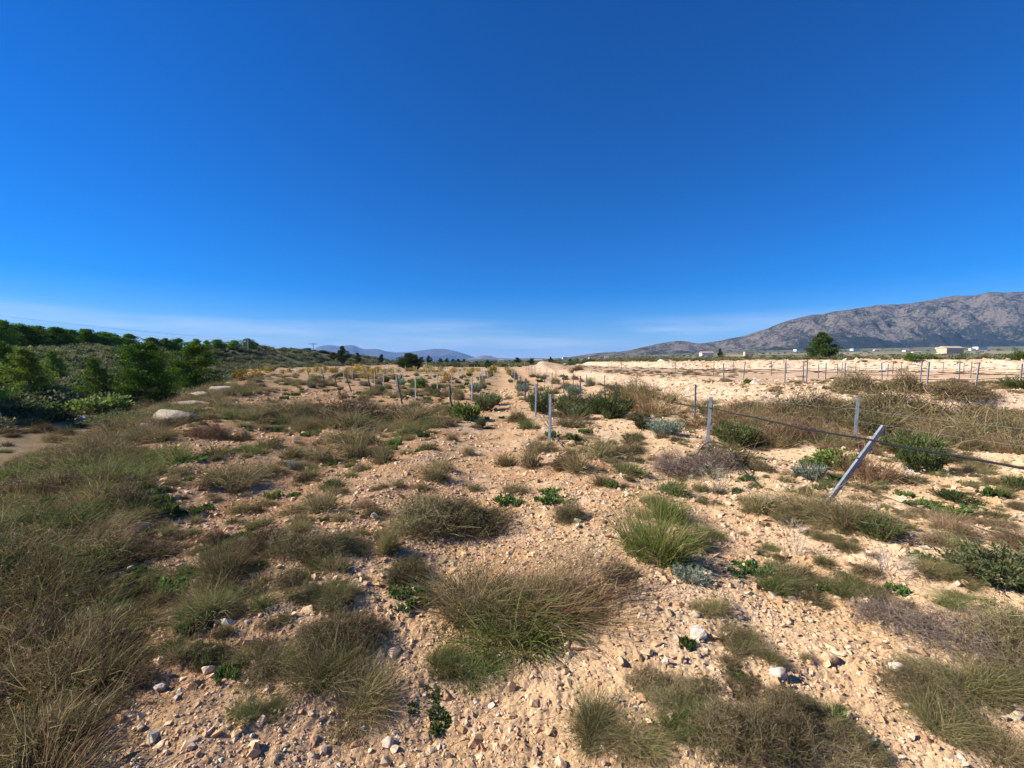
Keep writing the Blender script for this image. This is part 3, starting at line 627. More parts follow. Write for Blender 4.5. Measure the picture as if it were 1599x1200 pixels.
def scrub(seed, pal, n=620, H=0.75):
    rng = RS(seed); g = G(); stems(g, 30, rng, 0.85, H, TWIG, 0.03)
    m = 24; cu = nrm(rng.normal(size=(m, 3))); cu[:, 2] = np.abs(cu[:, 2]); cc = cu * rng.uniform(0.3, 0.85, (m, 1)) * np.array([1, 1, H])
    k = rng.randint(0, m, n); C = cc[k] + rng.normal(0, 0.13, (n, 3)); C[:, 2] = np.maximum(C[:, 2], 0.03)
    leaves(g, C, cu[k] + np.array([0, 0, 0.5]), 0.17, pal, rng, 0.5, 0.7); return g
COARSE = {}
PM = {}
def reg(key, gens, mat):
    PM[key] = []
    for gg in gens:                       # brought to unit radius and unit height
        V = np.concatenate(gg.V); kr = np.percentile(np.hypot(V[:, 0], V[:, 1]), 88); kz = np.percentile(V[:, 2], 97)
        if key == 'weed': kz = max(kz, 0.2)
        gg.V = [v / np.array([kr, kr, kz]) for v in gg.V]; PM[key].append(gg.mesh(key, mat))
reg('olive', [tussock(10 + k, OLIVE, 1500, w=0.0075) for k in range(4)], M_GRASS)
reg('bank_o', [tussock(210 + k, OLIVE + BROWN[:1], 520, w=0.016, tilt_r=0.8, droop=0.45, kink=0.05, dry=0.18) for k in range(3)], M_GRASS)
reg('bank_g', [tussock(220 + k, OLIVE[:3] + GREEN[:2] + YGREEN[:1], 520, w=0.017, tilt_r=0.7, droop=0.4, kink=0.05, dry=0.10) for k in range(2)], M_GRASS)
reg('bank_s', [tussock(230 + k, STRAW[2:] + OLIVE[1:4], 380, w=0.018, tilt_r=0.8, droop=0.5, kink=0.06, dry=0.3) for k in range(2)], M_GRASS)
reg('olive_c', [tussock(240 + k, OLIVE + TWIG[:2], 520, w=0.016, kink=0.05, dry=0.15) for k in range(4)], M_GRASS)
reg('grass_c', [tussock(250 + k, OLIVE[:3] + GREEN[:2], 400, tilt_r=0.6, w=0.017, kink=0.04, dry=0.10) for k in range(2)], M_GRASS)
reg('straw_c', [tussock(260 + k, STRAW + RED[:1], 380, L=1.1, tilt_r=0.6, w=0.017, droop=0.4, kink=0.05, dry=0.3) for k in range(1)], M_GRASS)
reg('red_c', [tussock(270 + k, RED, 420, L=1.1, tilt_r=0.5, w=0.012, droop=0.3, base=0.8, kink=0.05, dry=0.15) for k in range(3)], M_GRASS)
reg('twig_c', [twig_dome(280 + k, TWIG + BROWN[:1], 1600, blades_n=150, w=0.012) for k in range(3)], M_TWIG)
COARSE.update(olive='olive_c', grass='grass_c', straw='straw_c', red='red_c', twig='twig_c')
reg('green', [tussock(20 + k, YGREEN, 1700, L=1.05, tilt_r=0.6, w=0.008, droop=0.3, dry=0.08) for k in range(2)], M_GRASS)
reg('grass', [tussock(30 + k, OLIVE[:3] + GREEN[:2], 1300, tilt_r=0.6, w=0.008, dry=0.12) for k in range(3)], M_GRASS)
reg('straw', [tussock(40 + k, STRAW + RED[:1], 1000, L=1.1, tilt_r=0.6, w=0.007, droop=0.4, dry=0.4) for k in range(2)], M_GRASS)
reg('red', [tussock(50 + k, RED, 900, L=1.1, tilt_r=0.5, w=0.007, droop=0.3, base=0.8, dry=0.2) for k in range(3)], M_GRASS)
reg('twig', [twig_dome(60 + k, TWIG, 4600, blades_n=500) for k in range(4)], M_TWIG)
reg('brown', [twig_dome(70 + k, BROWN, 2200, 0.7) for k in range(2)], M_TWIG)
reg('purple', [twig_dome(80 + k, PURPLE, 2600, 0.62, blades_n=120) for k in range(2)], M_TWIG)
reg('silver', [spiky_shrub(90 + k, SILVER, 150, 0.75) for k in range(2)], M_LEAF)
reg('rosemary', [spiky_shrub(100 + k, DGREEN, 170, 0.95) for k in range(3)], M_LEAF)
reg('greygreen', [spiky_shrub(110 + k, GGREEN, 200, 0.9) for k in range(2)], M_LEAF)
reg('weed', [weed(120 + k, GREEN) for k in range(3)], M_LEAF)
reg('stalk', [stalks(130 + k, GREYTW) for k in range(3)], M_TWIG)
reg('vine', [vine(140 + k) for k in range(4)], M_LEAF)
reg('scrub_d', [scrub(150 + k, DGREEN) for k in range(3)], M_LEAF)
reg('scrub_o', [scrub(160 + k, SCRUB) for k in range(3)], M_LEAF)
reg('scrub_b', [scrub(170 + k, TWIG + SCRUB[:2]) for k in range(2)], M_LEAF)
reg('bright', [leaf_bush(180 + k, GREEN[:2] + YGREEN[:1], 1900, 0.8, 0.14, 0.5) for k in range(2)], M_LEAF)

KIND = {  # key: (object name, category, words)
    'olive': ('grass_tussock', 'grass tuft', 'olive-brown grass tuft'), 'green': ('grass_tussock', 'grass tuft', 'yellow-green grass tussock'),
    'bank_o': ('grass_tussock', 'grass tuft', 'matted olive-brown tussock'), 'bank_g': ('grass_tussock', 'grass tuft', 'greenish matted tussock'), 'bank_s': ('grass_tussock', 'grass tuft', 'pale withered tussock'),
    'grass': ('grass_tussock', 'grass tuft', 'greenish grass tuft'), 'straw': ('grass_tussock', 'grass tuft', 'straw-coloured dry grass tuft'),
    'red': ('grass_tussock', 'grass tuft', 'reddish-brown wispy grass clump'), 'twig': ('dry_shrub', 'shrub', 'grey-brown twiggy dome shrub'),
    'brown': ('dry_shrub', 'shrub', 'dead dark brown shrub'), 'purple': ('dry_shrub', 'shrub', 'purplish-grey twiggy shrub'),
    'silver': ('silver_shrub', 'shrub', 'silvery-green low shrub'), 'rosemary': ('green_shrub', 'shrub', 'dark green upright shrub'),
    'greygreen': ('green_shrub', 'shrub', 'grey-green leafy shrub'), 'weed': ('green_weed', 'weed', 'bright green leafy weed patch'),
    'stalk': ('dry_stalks', 'dry weed', 'bare pale dry stalks'), 'vine': ('grape_vine', 'vine', 'grape vine with yellow autumn leaves'),
    'bright': ('green_bush', 'bush', 'fresh green rounded bush'), 'scrub_d': ('scrub_bush', 'bush', 'dark green scrub bush'),
    'scrub_o': ('scrub_bush', 'bush', 'olive-green scrub bush'), 'scrub_b': ('scrub_bush', 'bush', 'brown dry scrub bush')}
PLANTS = []
_pk = RS(77); _cnt = {}
def plant(key, px, py, w, h, label=None, group=None):
    """w, h: breadth and height in photograph pixels; py is where it meets the ground"""
    x, y = gp(px, py); r = w / 2 / F * y; ta = max(py - YH, 0) / F      # seen from above, part of the height in the picture is depth
    ht = max(h / F * y - 1.35 * r * ta, (0.22 if key == 'weed' else 0.42) * r)
    if key == 'weed': ht = min(ht, 0.45 * r)
    if key not in ('weed', 'stalk', 'silver') and y < 7: q = 1 - sst(3.5, 7, y); r *= 1 + 0.08 * q; ht *= 1 + 0.2 * q
    k = 1 + 0.7 * r / y
    return plant_at(key, x * k, y * k, r * k, ht, label, group, (px, py, w, h))
def plant_at(key, x, y, r, ht, label=None, group=None, pxs=None):
    mk = COARSE[key] if key in COARSE and y > 4.6 else key
    ms = PM[mk]; k = _cnt.get(mk, 0); _cnt[mk] = k + 1
    nm, cat, words = KIND[key]
    if r > 1.4 * ht and key not in ('weed', 'silver', 'rosemary', 'greygreen', 'bright', 'vine', 'stalk', 'green'):
        o = bpy.data.objects.new(nm, None); COL.objects.link(o); o.location = (x, y, hz(x, y)); m = int(min(5, max(2, round(r / (0.95 * ht)))))
        for c in range(m):
            f = (c + 0.5) / m * 2 - 1; rc = min(r * 0.9, 1.45 * r / m * _pk.uniform(0.75, 1.15)); cx_, cy_ = f * (r - 0.5 * rc), _pk.normal(0, 0.22 * r)
            link('clump', ms[(k + c) % len(ms)], o, (cx_, cy_, hz(x + cx_, y + cy_) - o.location.z - 0.01), (_pk.normal(0, 0.08), _pk.normal(0, 0.08), _pk.uniform(0, 6.28)), (rc, rc * _pk.uniform(0.8, 1.1), ht * _pk.uniform(0.6, 1.05)))
        o['kx'] = r
    else: o = link(nm, ms[k % len(ms)], None, (x, y, hz(x, y) - 0.01), (_pk.normal(0, 0.07), _pk.normal(0, 0.07), _pk.uniform(0, 6.28)), (r, r * _pk.uniform(0.72, 1.12), ht * _pk.uniform(0.8, 1.0)))
    if pxs is None:
        p = to_px((x, y, hz(x, y))); pxs = (p[0], p[1], 2 * r * F / y, ht * F / y)
    o['category'] = cat
    PLANTS.append([o, key, words, label, group, pxs])
    return o

# ------------------------------------------------------------------ plants picked out of the photograph
# the big straw tussock, built in parts: green heart, dry stalks bent over to the right
def big_tussock():
    x, y = gp(830, 985); e = bpy.data.objects.new('grass_tussock', None); COL.objects.link(e); e.location = (x, y + 0.12, hz(x, y + 0.12) - 0.01)
    rng = RS(4); g = G()
    for c in range(12):
        cx_, cy_ = rng.uniform(-0.26, 0.26), rng.uniform(-0.18, 0.18)
        blades(g, 230, rng, 0.10, rng.uniform(0.20, 0.42), OLIVE + YGREEN[:1], 0.5, 0.5, 0.35, 0.0032, (rng.normal(0.08, 0.4), rng.normal(0, 0.35)), kink=0.05, center=(cx_, cy_), lvar=0.35)
    blades(g, 900, rng, 0.34, 0.3, OLIVE, 0.4, 0.9, 0.4, 0.0045, kink=0.03, sq=0.7)
    blades(g, 500, rng, 0.3, 0.26, GREEN[:1] + YGREEN, 0.4, 0.7, 0.3, 0.005, center=(-0.12, -0.22), sq=0.5)
    link('green_blades', g.mesh('green_blades', M_GRASS), e)
    g = G(); 
    for c in range(11):
        blades(g, 85, rng, 0.09, rng.uniform(0.3, 0.52), STRAW, 0.35, 0.4, 0.25, 0.0027, (rng.normal(0.38, 0.28), rng.normal(0.12, 0.25)), kink=0.045, center=(rng.uniform(-0.22, 0.34), rng.uniform(-0.12, 0.2)), k=5, lvar=0.4)
    blades(g, 300, rng, 0.2, 0.48, RED, 0.2, 0.5, 0.35, 0.004, (0.75, -0.1), kink=0.03, center=(0.15, 0), k=5)
    # feathery seed heads
    n = 900; P0 = np.stack([rng.normal(0.38, 0.16, n), rng.normal(0.14, 0.14, n), 0], -1) if False else np.stack([rng.normal(0.36, 0.17, n), rng.normal(0.14, 0.13, n), rng.uniform(0.24, 0.44, n)], -1)
    D = nrm(rng.normal(size=(n, 3)) + np.array([1.2, 0.2, 0.7])); strips(g, P0[:, None] + D[:, None] * np.linspace(0, 0.075, 3)[None, :, None], 0.003 * np.ones(n), pick(rng, n, STRAW[:2]), rng, 0.4)
    link('dry_stalks', g.mesh('dry_stalks', M_GRASS), e)
    g = G(); blades(g, 1100, rng, 0.22, 0.36, STRAW[2:] + OLIVE + TWIG, 0.35, 0.6, 0.3, 0.0036, center=(-0.42, 0.18), kink=0.03)
    link('side_blades', g.mesh('side_blades', M_GRASS), e)
    tag(e, 'large straw-topped grass tussock with stalks bent right, front centre', 'grass tuft')
    LAND.append(('the big straw-topped tussock', 830, 950))
big_tussock()

HAND = [  # key, px, py(foot), width, height, label
    ('bank_o', 190, 1010, 110, 64, 'brown matted tussock on the left bank beside the bare slope'),
    ('bank_o', 60, 960, 110, 56, 'olive matted tussock at the left edge'),
    ('bank_o', 230, 880, 110, 60, 'dark matted tussock at the right border of the bank grass'),
    ('bank_g', 60, 870, 120, 60, 'greenish matted tussock near the left edge'),
    ('bank_g', 250, 730, 120, 46, 'green tussock in the middle of the bank crest'),
    ('bank_s', 90, 1080, 120, 60, 'pale withered tussock low on the left bank'),
    ('bank_s', 120, 930, 130, 60, 'pale withered grass above the low left tussocks'),
    ('twig', 452, 905, 200, 105, 'broad grey-brown twiggy shrub left of centre, with a dark shadow on its right'),
    ('olive', 352, 925, 90, 70, 'olive grass clump against the left side of the broad twiggy shrub'),
    ('grass', 520, 948, 95, 62, 'green spiky tuft just in front of the broad twiggy shrub'),
    ('olive', 322, 985, 90, 72, 'dark tuft with thin dry stems at the edge of the bare left slope'),
    ('olive', 410, 1068, 120, 62, 'dull olive tuft on the bare slope, low on the left'),
    ('olive', 545, 1115, 190, 125, 'large spiky olive tussock near the bottom, left of centre'),
    ('twig', 520, 1035, 130, 55, 'low brown twiggy shrub behind the large spiky tussock'),
    ('grass', 405, 1145, 95, 60, 'small green tussock left of the large spiky tussock'),
    ('grass', 725, 1080, 125, 62, 'green grass clump in front of the big straw tussock'),
    ('weed', 690, 1128, 90, 42, 'leafy weed patch below the green grass clump, bottom centre'),
    ('twig', 705, 846, 170, 78, 'dark grey twiggy dome bush behind the big straw tussock'),
    ('olive', 604, 870, 46, 52, 'small olive tuft left of the dark twiggy dome bush'),
    ('green', 1022, 892, 115, 108, 'bright yellow-green tussock standing alone right of centre'),
    ('green', 1040, 818, 60, 48, 'thin yellow-green blades just behind the yellow-green tussock'),
    ('silver', 1078, 920, 52, 40, 'small silvery shrub at the right foot of the yellow-green tussock'),
    ('weed', 1165, 905, 66, 34, 'bright green weed cushion right of the small silvery shrub'),
    ('weed', 1265, 920, 90, 44, 'long bright green weed mat in the right foreground'),
    ('grass', 1330, 945, 80, 46, 'dull green mat at the right end of the long weed mat'),
    ('weed', 640, 950, 72, 50, 'fresh green weed left of the big straw tussock'),
    ('weed', 795, 795, 44, 20, 'small dark-leaved weed behind the dark twiggy dome'),
    ('weed', 866, 788, 80, 26, 'straggling green weeds right of the small dark-leaved weed'),
    ('olive', 1100, 970, 74, 46, 'rear end of the dark grass strip behind the white rock'),
    ('olive', 1140, 1010, 86, 58, 'middle of the dark grass strip right of the white rock'),
    ('olive', 1186, 1046, 74, 54, 'front end of the dark grass strip by the pointed rock'),
    ('twig', 1050, 1130, 90, 46, 'grey twiggy shrub at the back of the bottom bushes'),
    ('twig', 1185, 1205, 225, 105, 'widest brown twiggy shrub cut by the bottom edge, right of centre'),
    ('olive', 960, 1205, 160, 115, 'olive-brown tussock cut by the bottom edge near centre'),
    ('twig', 1290, 1198, 130, 80, 'brown twiggy shrub between the widest one and the right corner bushes'),
    ('grass', 1085, 1200, 120, 80, 'greenish clump at the left end of the bottom-edge shrubs'),
    ('olive', 1500, 1200, 170, 130, 'olive grass at the bottom edge left of the tall corner grass'),
    ('twig', 1440, 1110, 130, 80, 'twiggy mass in front of the purple-grey bush'),
    ('twig', 1335, 1195, 100, 66, 'small twiggy shrub at the bottom edge near the right corner'),
    ('purple', 1450, 1040, 190, 120, 'purple-grey bush behind the tall corner grass on the right'),
    ('olive', 1550, 1140, 190, 150, 'tall olive grass bush in the bottom right corner'),
    ('twig', 1590, 1040, 120, 110, 'twiggy bush at the right edge behind the corner grass'),
    ('greygreen', 1560, 925, 120, 86, 'grey-green leafy bush at the right edge'),
    ('olive', 1478, 920, 80, 44, 'flat olive tuft left of the grey-green leafy bush'),
    ('grass', 1475, 955, 80, 40, 'low green clump between the grey-green bush and the purple-grey bush'),
    ('brown', 1590, 865, 70, 46, 'dark brown twigs behind the grey-green leafy bush'),
    ('stalk', 1240, 872, 36, 70, 'tall dry thistle stalks left of the leaning post'),
    ('stalk', 1392, 915, 66, 70, 'thin dry stalks on bare soil right of the long weed mat'),
    ('stalk', 1112, 775, 46, 56, 'grey dry stalks in front of the purplish shrub'),
    ('red', 1358, 760, 80, 85, 'tall reddish dry grass behind the leaning post'),
    ('straw', 1260, 815, 90, 66, 'golden dry grass at the foot of the leaning post'),
    ('olive', 1190, 806, 100, 50, 'low olive clump left of the golden grass by the leaning post'),
    ('olive', 1335, 845, 110, 72, 'olive-grey clump in front of the leaning post'),
    ('rosemary', 1372, 852, 44, 46, 'small green shrub right of the clump before the leaning post'),
    ('twig', 1250, 828, 70, 40, 'low grey twigs in front of the golden grass'),
    ('silver', 1265, 752, 50, 34, 'silvery dead-looking shrub behind the golden grass'),
    ('bright', 1302, 742, 90, 46, 'spreading green bush behind the leaning post'),
    ('rosemary', 1440, 742, 66, 60, 'dark green shrub behind the white-flowered clump'),
    ('weed', 1520, 764, 34, 24, 'bright weed on the bare right strip'),
    ('rosemary', 1495, 792, 66, 30, 'flat dark green shrub on the bare right strip'),
    ('rosemary', 1590, 772, 44, 32, 'green shrub cut by the right edge beside the hose'),
    ('weed', 1520, 800, 30, 14, 'tiny weed in front of the flat dark green shrub'),
    ('brown', 1540, 832, 60, 26, 'low reddish-brown twigs on the bare right strip'),
    ('olive', 1442, 812, 44, 20, 'small grey tuft on the bare right strip'),
    ('olive', 1520, 870, 50, 20, 'small flat tuft left of the grey-green bush'),
    ('brown', 1245, 694, 68, 44, 'dead dark brown bush under the black hose'),
    ('purple', 1080, 752, 125, 66, 'purplish twiggy shrub in front of the tall hose post'),
    ('olive', 1128, 735, 90, 56, 'olive clump at the foot of the tall hose post'),
    ('rosemary', 1148, 700, 60, 46, 'dark green shrub right of the tall hose post'),
    ('silver', 1040, 682, 46, 32, 'pale silvery shrub beside the arched hose'),
    ('rosemary', 1002, 672, 30, 24, 'little green shrub under the arched hose'),
    ('rosemary', 957, 655, 56, 40, 'dark grey-green shrub in front of the right-hand grey posts'),
    ('greygreen', 932, 648, 44, 32, 'grey-green shrub left of the dark shrub by the right-hand posts'),
    ('rosemary', 848, 648, 44, 44, 'green shrub beside the second grey post of the middle row'),
    ('rosemary', 880, 645, 30, 24, 'small green shrub right of the second middle post'),
    ('greygreen', 905, 657, 36, 26, 'grey-green shrub on the row right of the middle posts'),
    ('greygreen', 893, 635, 34, 26, 'yellowish shrub behind the grey-green shrub on that row'),
    ('olive', 890, 668, 50, 26, 'brownish tuft right of the front middle post'),
    ('grass', 826, 672, 36, 22, 'grass clump left of the front middle post'),
    ('bright', 728, 657, 44, 28, 'fresh green bush at the foot of the dark end post'),
    ('rosemary', 750, 670, 18, 18, 'small upright green shrub in front of the fresh green bush'),
    ('greygreen', 757, 642, 34, 30, 'grey-green shrub behind the fresh green bush'),
    ('greygreen', 770, 634, 28, 22, 'second grey-green shrub further along the same row'),
    ('greygreen', 640, 620, 20, 14, 'rounded grey-green shrub left of the pale front-left post'),
    ('rosemary', 679, 619, 22, 14, 'dark little shrub between the left vine posts'),
    ('bright', 655, 607, 28, 16, 'bright green clump behind the left vine posts'),
    ('rosemary', 1000, 598, 0, 0, None),
    # middle distance, left of the rows
    ('twig', 560, 660, 110, 42, 'brown twiggy shrub among the dry grass left of the dark end post'),
    ('olive', 540, 672, 90, 36, 'pale grass clump in front of the brown twiggy shrub'),
    ('olive', 645, 665, 70, 42, 'tall grey grass clump left of the fresh green bush'),
    ('grass', 640, 682, 60, 24, 'dark grass clump in front of the tall grey clump'),
    ('olive', 440, 655, 90, 34, 'wide pale-olive clump in the left middle ground'),
    ('twig', 455, 664, 50, 22, 'dark low shrub at the right of the wide pale-olive clump'),
    ('olive', 490, 728, 110, 40, 'long dark grass clump in the left middle ground'),
    ('olive', 555, 722, 70, 46, 'grass clump at the right end of the long dark clump'),
    ('olive', 540, 698, 90, 34, 'rear grass clump behind the long dark clump'),
    ('silver', 457, 736, 18, 20, 'tiny bluish shrub at the left of the long dark clump'),
    ('olive', 360, 765, 110, 56, 'large olive grass clump at the edge of the left bank'),
    ('olive', 420, 745, 60, 30, 'low tuft right of the large clump on the left bank'),
    ('brown', 330, 690, 70, 34, 'dark brown shrub on the crest of the grassy bank'),
    ('grass', 400, 712, 50, 24, 'small grass clump between the crest and the long dark clump'),
    ('olive', 380, 806, 44, 24, 'small dark tuft in front of the large olive clump'),
    ('olive', 424, 792, 30, 18, 'tiny round tuft on bare soil left of centre'),
    ('olive', 462, 808, 50, 20, 'flat dark tuft on bare soil left of centre'),
    ('olive', 530, 774, 40, 20, 'dark tuft on bare soil behind the small white rock'),
    ('olive', 500, 790, 44, 16, 'thin tuft left of the small white rock'),
    ('weed', 549, 806, 20, 12, 'tiny green sprig left of the small white rock'),
    ('olive', 620, 765, 26, 18, 'dark tuft behind the dark twiggy dome'),
    ('olive', 660, 768, 26, 20, 'round tuft right behind the dark twiggy dome'),
    ('olive', 595, 770, 30, 16, 'low dark tuft left behind the dark twiggy dome'),
    ('olive', 832, 735, 44, 46, 'dark clump at the right edge of the bare strip'),
    ('olive', 905, 742, 60, 50, 'tall olive clump right of the bare strip'),
    ('twig', 880, 735, 50, 34, 'grey twigs between the two clumps beside the bare strip'),
    ('olive', 940, 720, 60, 44, 'olive clump behind the straggling green weeds'),
    ('grass', 985, 748, 56, 30, 'dark green weedy clump left of the purplish shrub'),
    ('twig', 970, 712, 80, 30, 'low dry shrub behind the dark green weedy clump'),
    ('rosemary', 985, 690, 24, 18, 'small bright shrub behind the low dry shrub'),
    ('olive', 850, 712, 60, 30, 'clump of grass in front of the front middle post'),
    ('olive', 730, 712, 24, 18, 'dark tuft on the bare strip'),
    ('olive', 790, 730, 40, 28, 'tuft on the left side of the bare strip'),
    ('grass', 1110, 845, 40, 26, 'dark green weed right behind the yellow-green tussock'),
    ('grass', 1200, 862, 40, 16, 'small weed group left of the thistle stalks'),
    # brown scrub in front of the first bank
    ('red', 1030, 652, 120, 60, 'tall reddish grass behind the pale silvery shrub'),
    ('red', 985, 632, 70, 36, 'reddish grass clump left of the rear hose post'),
    ('twig', 995, 625, 50, 34, 'brown shrub behind the reddish grass clump'),
    ('red', 1110, 672, 110, 48, 'reddish grass right behind the tall hose post'),
    ('twig', 1190, 655, 110, 40, 'brown scrub behind the dead dark brown bush'),
    ('twig', 1265, 660, 110, 48, 'brown-olive scrub left of the rear upright post'),
    ('olive', 1290, 672, 90, 40, 'olive scrub below the brown scrub left of the rear upright post'),
    ('red', 1210, 672, 90, 34, 'reddish grass between the hose and the brown scrub'),
    ('twig', 1400, 665, 130, 60, 'wide brown scrub right of the rear upright post'),
    ('olive', 1370, 685, 90, 56, 'olive bush right of the rear upright post'),
    ('twig', 1470, 680, 140, 60, 'tallest grey-brown scrub on the right'),
    ('twig', 1500, 645, 110, 36, 'dark brown scrub behind the tallest scrub'),
    ('olive', 1540, 700, 110, 56, 'pale dry grass at the right edge above the hose'),
    ('rosemary', 1420, 715, 70, 46, 'dark bush below the tallest scrub, over the white flowers'),
    ('rosemary', 1545, 655, 60, 26, 'dark green bush among the brown scrub near the right edge'),
    ('twig', 1340, 616, 76, 36, 'big grey-brown bush on the pale terrace edge'),
    ('twig', 1420, 616, 44, 36, 'round brown bush beside the terrace fence post'),
    ('rosemary', 1592, 610, 44, 22, 'green bush at the right edge of the terrace'),
    ('brown', 900, 581, 24, 9, 'rust-brown bush on top of the pale bank in the centre'),
    ('bright', 1425, 568, 20, 12, 'bright green bush on the upper white bank'),
    ('bright', 1592, 566, 24, 15, 'bright green bush on the upper bank at the right edge'),
    ('bright', 1168, 600, 14, 8, 'little green bush on the terrace edge'),
    # grass bank on the left, the bits one can pick out
    ('grass', 130, 770, 120, 60, 'dark green grass patch in the hollow of the left bank'),
    ('straw', 170, 860, 110, 56, 'pale dry grass swath across the left bank'),
    ('weed', 165, 780, 60, 22, 'bright green leaves below the dark green grass patch'),
    ('bright', 318, 655, 50, 12, 'bright green grass patch behind the bank crest'),
    ('bright', 150, 648, 76, 32, 'fresh green bush in front of the pines by the track'),
    ('scrub_d', 90, 664, 50, 32, 'dark bush among the slabs beside the track'),
    ('greygreen', 190, 668, 90, 30, 'broad low green bush left of the pale boulder'),
]
for (k, px, py, w, h, lab) in HAND:
    if w: plant(k, px, py, w, h, lab)
for nm, px, py in (('the yellow-green tussock', 1022, 850), ('the dark twiggy dome bush', 705, 815), ('the broad twiggy shrub', 452, 870), ('the large spiky tussock', 545, 1070),
                   ('the leaning post', 1310, 740), ('the tall hose post', 1105, 670), ('the front middle post', 858, 655), ('the dark end post', 706, 625), ('the upright white rock', 1093, 990),
                   ('the purple-grey bush', 1450, 990), ('the grey-green leafy bush', 1560, 890), ('the long weed mat', 1280, 905), ('the long dark clump', 500, 715), ('the small white rock', 583, 804), ('the bank crest', 330, 680)):
    LAND.append((nm, px, py))
# flowers
def flowers():
    x, y = gp(1415, 752); rng = RS(2); e = bpy.data.objects.new('flowering_weed', None); COL.objects.link(e); e.location = (x, y, hz(x, y))
    g = G(); blades(g, 500, rng, 0.17, 0.17, GGREEN, 0.3, 0.6, 0.3, 0.005); link('leaves', g.mesh('leaves', M_GRASS), e)
    for k in range(26):
        g = G(); a = np.arange(8) * math.pi / 4; D = np.stack([np.cos(a), np.sin(a), np.full(8, 0.25)], -1); leaves(g, np.zeros((8, 3)), D, 0.016, [(1, 0.8, 0.8, 0.76)], rng, 0.5, 0.05)
        me = FM[k % 3] if len(FM) > 2 else (FM.append(g.mesh('flower', M_LEAF)) or FM[-1])
        q = rng.uniform(0, 6.28); r = 0.19 * math.sqrt(rng.uniform()); link('flower', me, e, (r * math.cos(q), r * math.sin(q) - 0.03, 0.16 + rng.uniform(-0.03, 0.03)), (rng.normal(0, 0.3) + 0.5, rng.normal(0, 0.3), 0))
    tag(e, 'clump with small white flowers right of the leaning post', 'flowers')
FM = []; flowers()

# tufts and shrubs strewn through the vineyard rows
def row_plants():
    rng = RS(31)
    for row in range(-7, 4):
        X0 = 0.9 + row * 2.65
        y = 11.0 if row >= 0 else 13.0 - row * 2.2
        while y < 46:
            y += rng.uniform(1.2, 3.4) * (1 + y / 60)
            x = X0 + ROW_DX * (y - 9) + rng.normal(0, 0.25)
            if poly_sd(np.array([x]), np.array([y]), BANK1, 10)[0] > -0.8: continue
            k = rng.choice(['rosemary', 'greygreen', 'greygreen', 'silver', 'grass', 'olive', 'twig'])
            r = rng.uniform(0.18, 0.36); plant_at(k, x, y, r, r * rng.uniform(1.1, 1.6))
row_plants()
def field_tufts():
    rng = RS(37); n = 0
    occ = [(p[0].location.x, p[0].location.y, p[0].get('kx', p[0].scale.x)) for p in PLANTS]
    while n < 95:
        d = 3.2 * math.exp(rng.uniform() * math.log(9)); u = rng.uniform(-1.0, 1.12); x = u * d
        if not in_field(np.array([x + 0.5]), np.array([d]))[0] or poly_sd(np.array([x]), np.array([d]), BANK1, 10)[0] > -0.5: continue
        if fbm(np.array([x * 0.4]), np.array([d * 0.4]), 301, 3)[0] < rng.uniform(-0.5, 0.25): continue
        if -0.9 < x + 0.02 * d < 0.35 and d > 6: continue
        r = rng.uniform(0.10, 0.22) * (1 + d / 25)
        if any((x - a) ** 2 + (d - b) ** 2 < (r + c) ** 2 * 0.6 for a, b, c in occ): continue
        k = rng.choice(['olive', 'olive', 'olive', 'olive', 'grass', 'twig', 'weed', 'straw'])
        plant_at(k, x, d, r, r * rng.uniform(0.7, 1.2) * (0.35 if k == 'weed' else 1)); occ.append((x, d, r)); n += 1
field_tufts()
# yellow vines still in leaf at the far end of the field
def vines():
    rng = RS(41); n = 0
    for row in range(-12, 2):
        for y in np.arange(34, 76, 3.0):
            x = 0.9 + row * 2.65 + ROW_DX * y + rng.normal(0, 0.2); yy = y + rng.normal(0, 0.6)
            if rng.uniform() > 0.16 + 0.4 * (y > 46) + 0.35 * (y > 58) or n > 170 or (row < -9 and y < 58) or x > 0.5 or (y < 42 and row > -2): continue
            r = rng.uniform(0.32, 0.58) * (1.3 if rng.uniform() < 0.15 else 0.95)
            plant_at('vine', x, yy, r, r * rng.uniform(1.3, 1.8), 'yellow-leaved grape vine at the far end of the rows', 'vines in autumn leaf'); n += 1
vines()

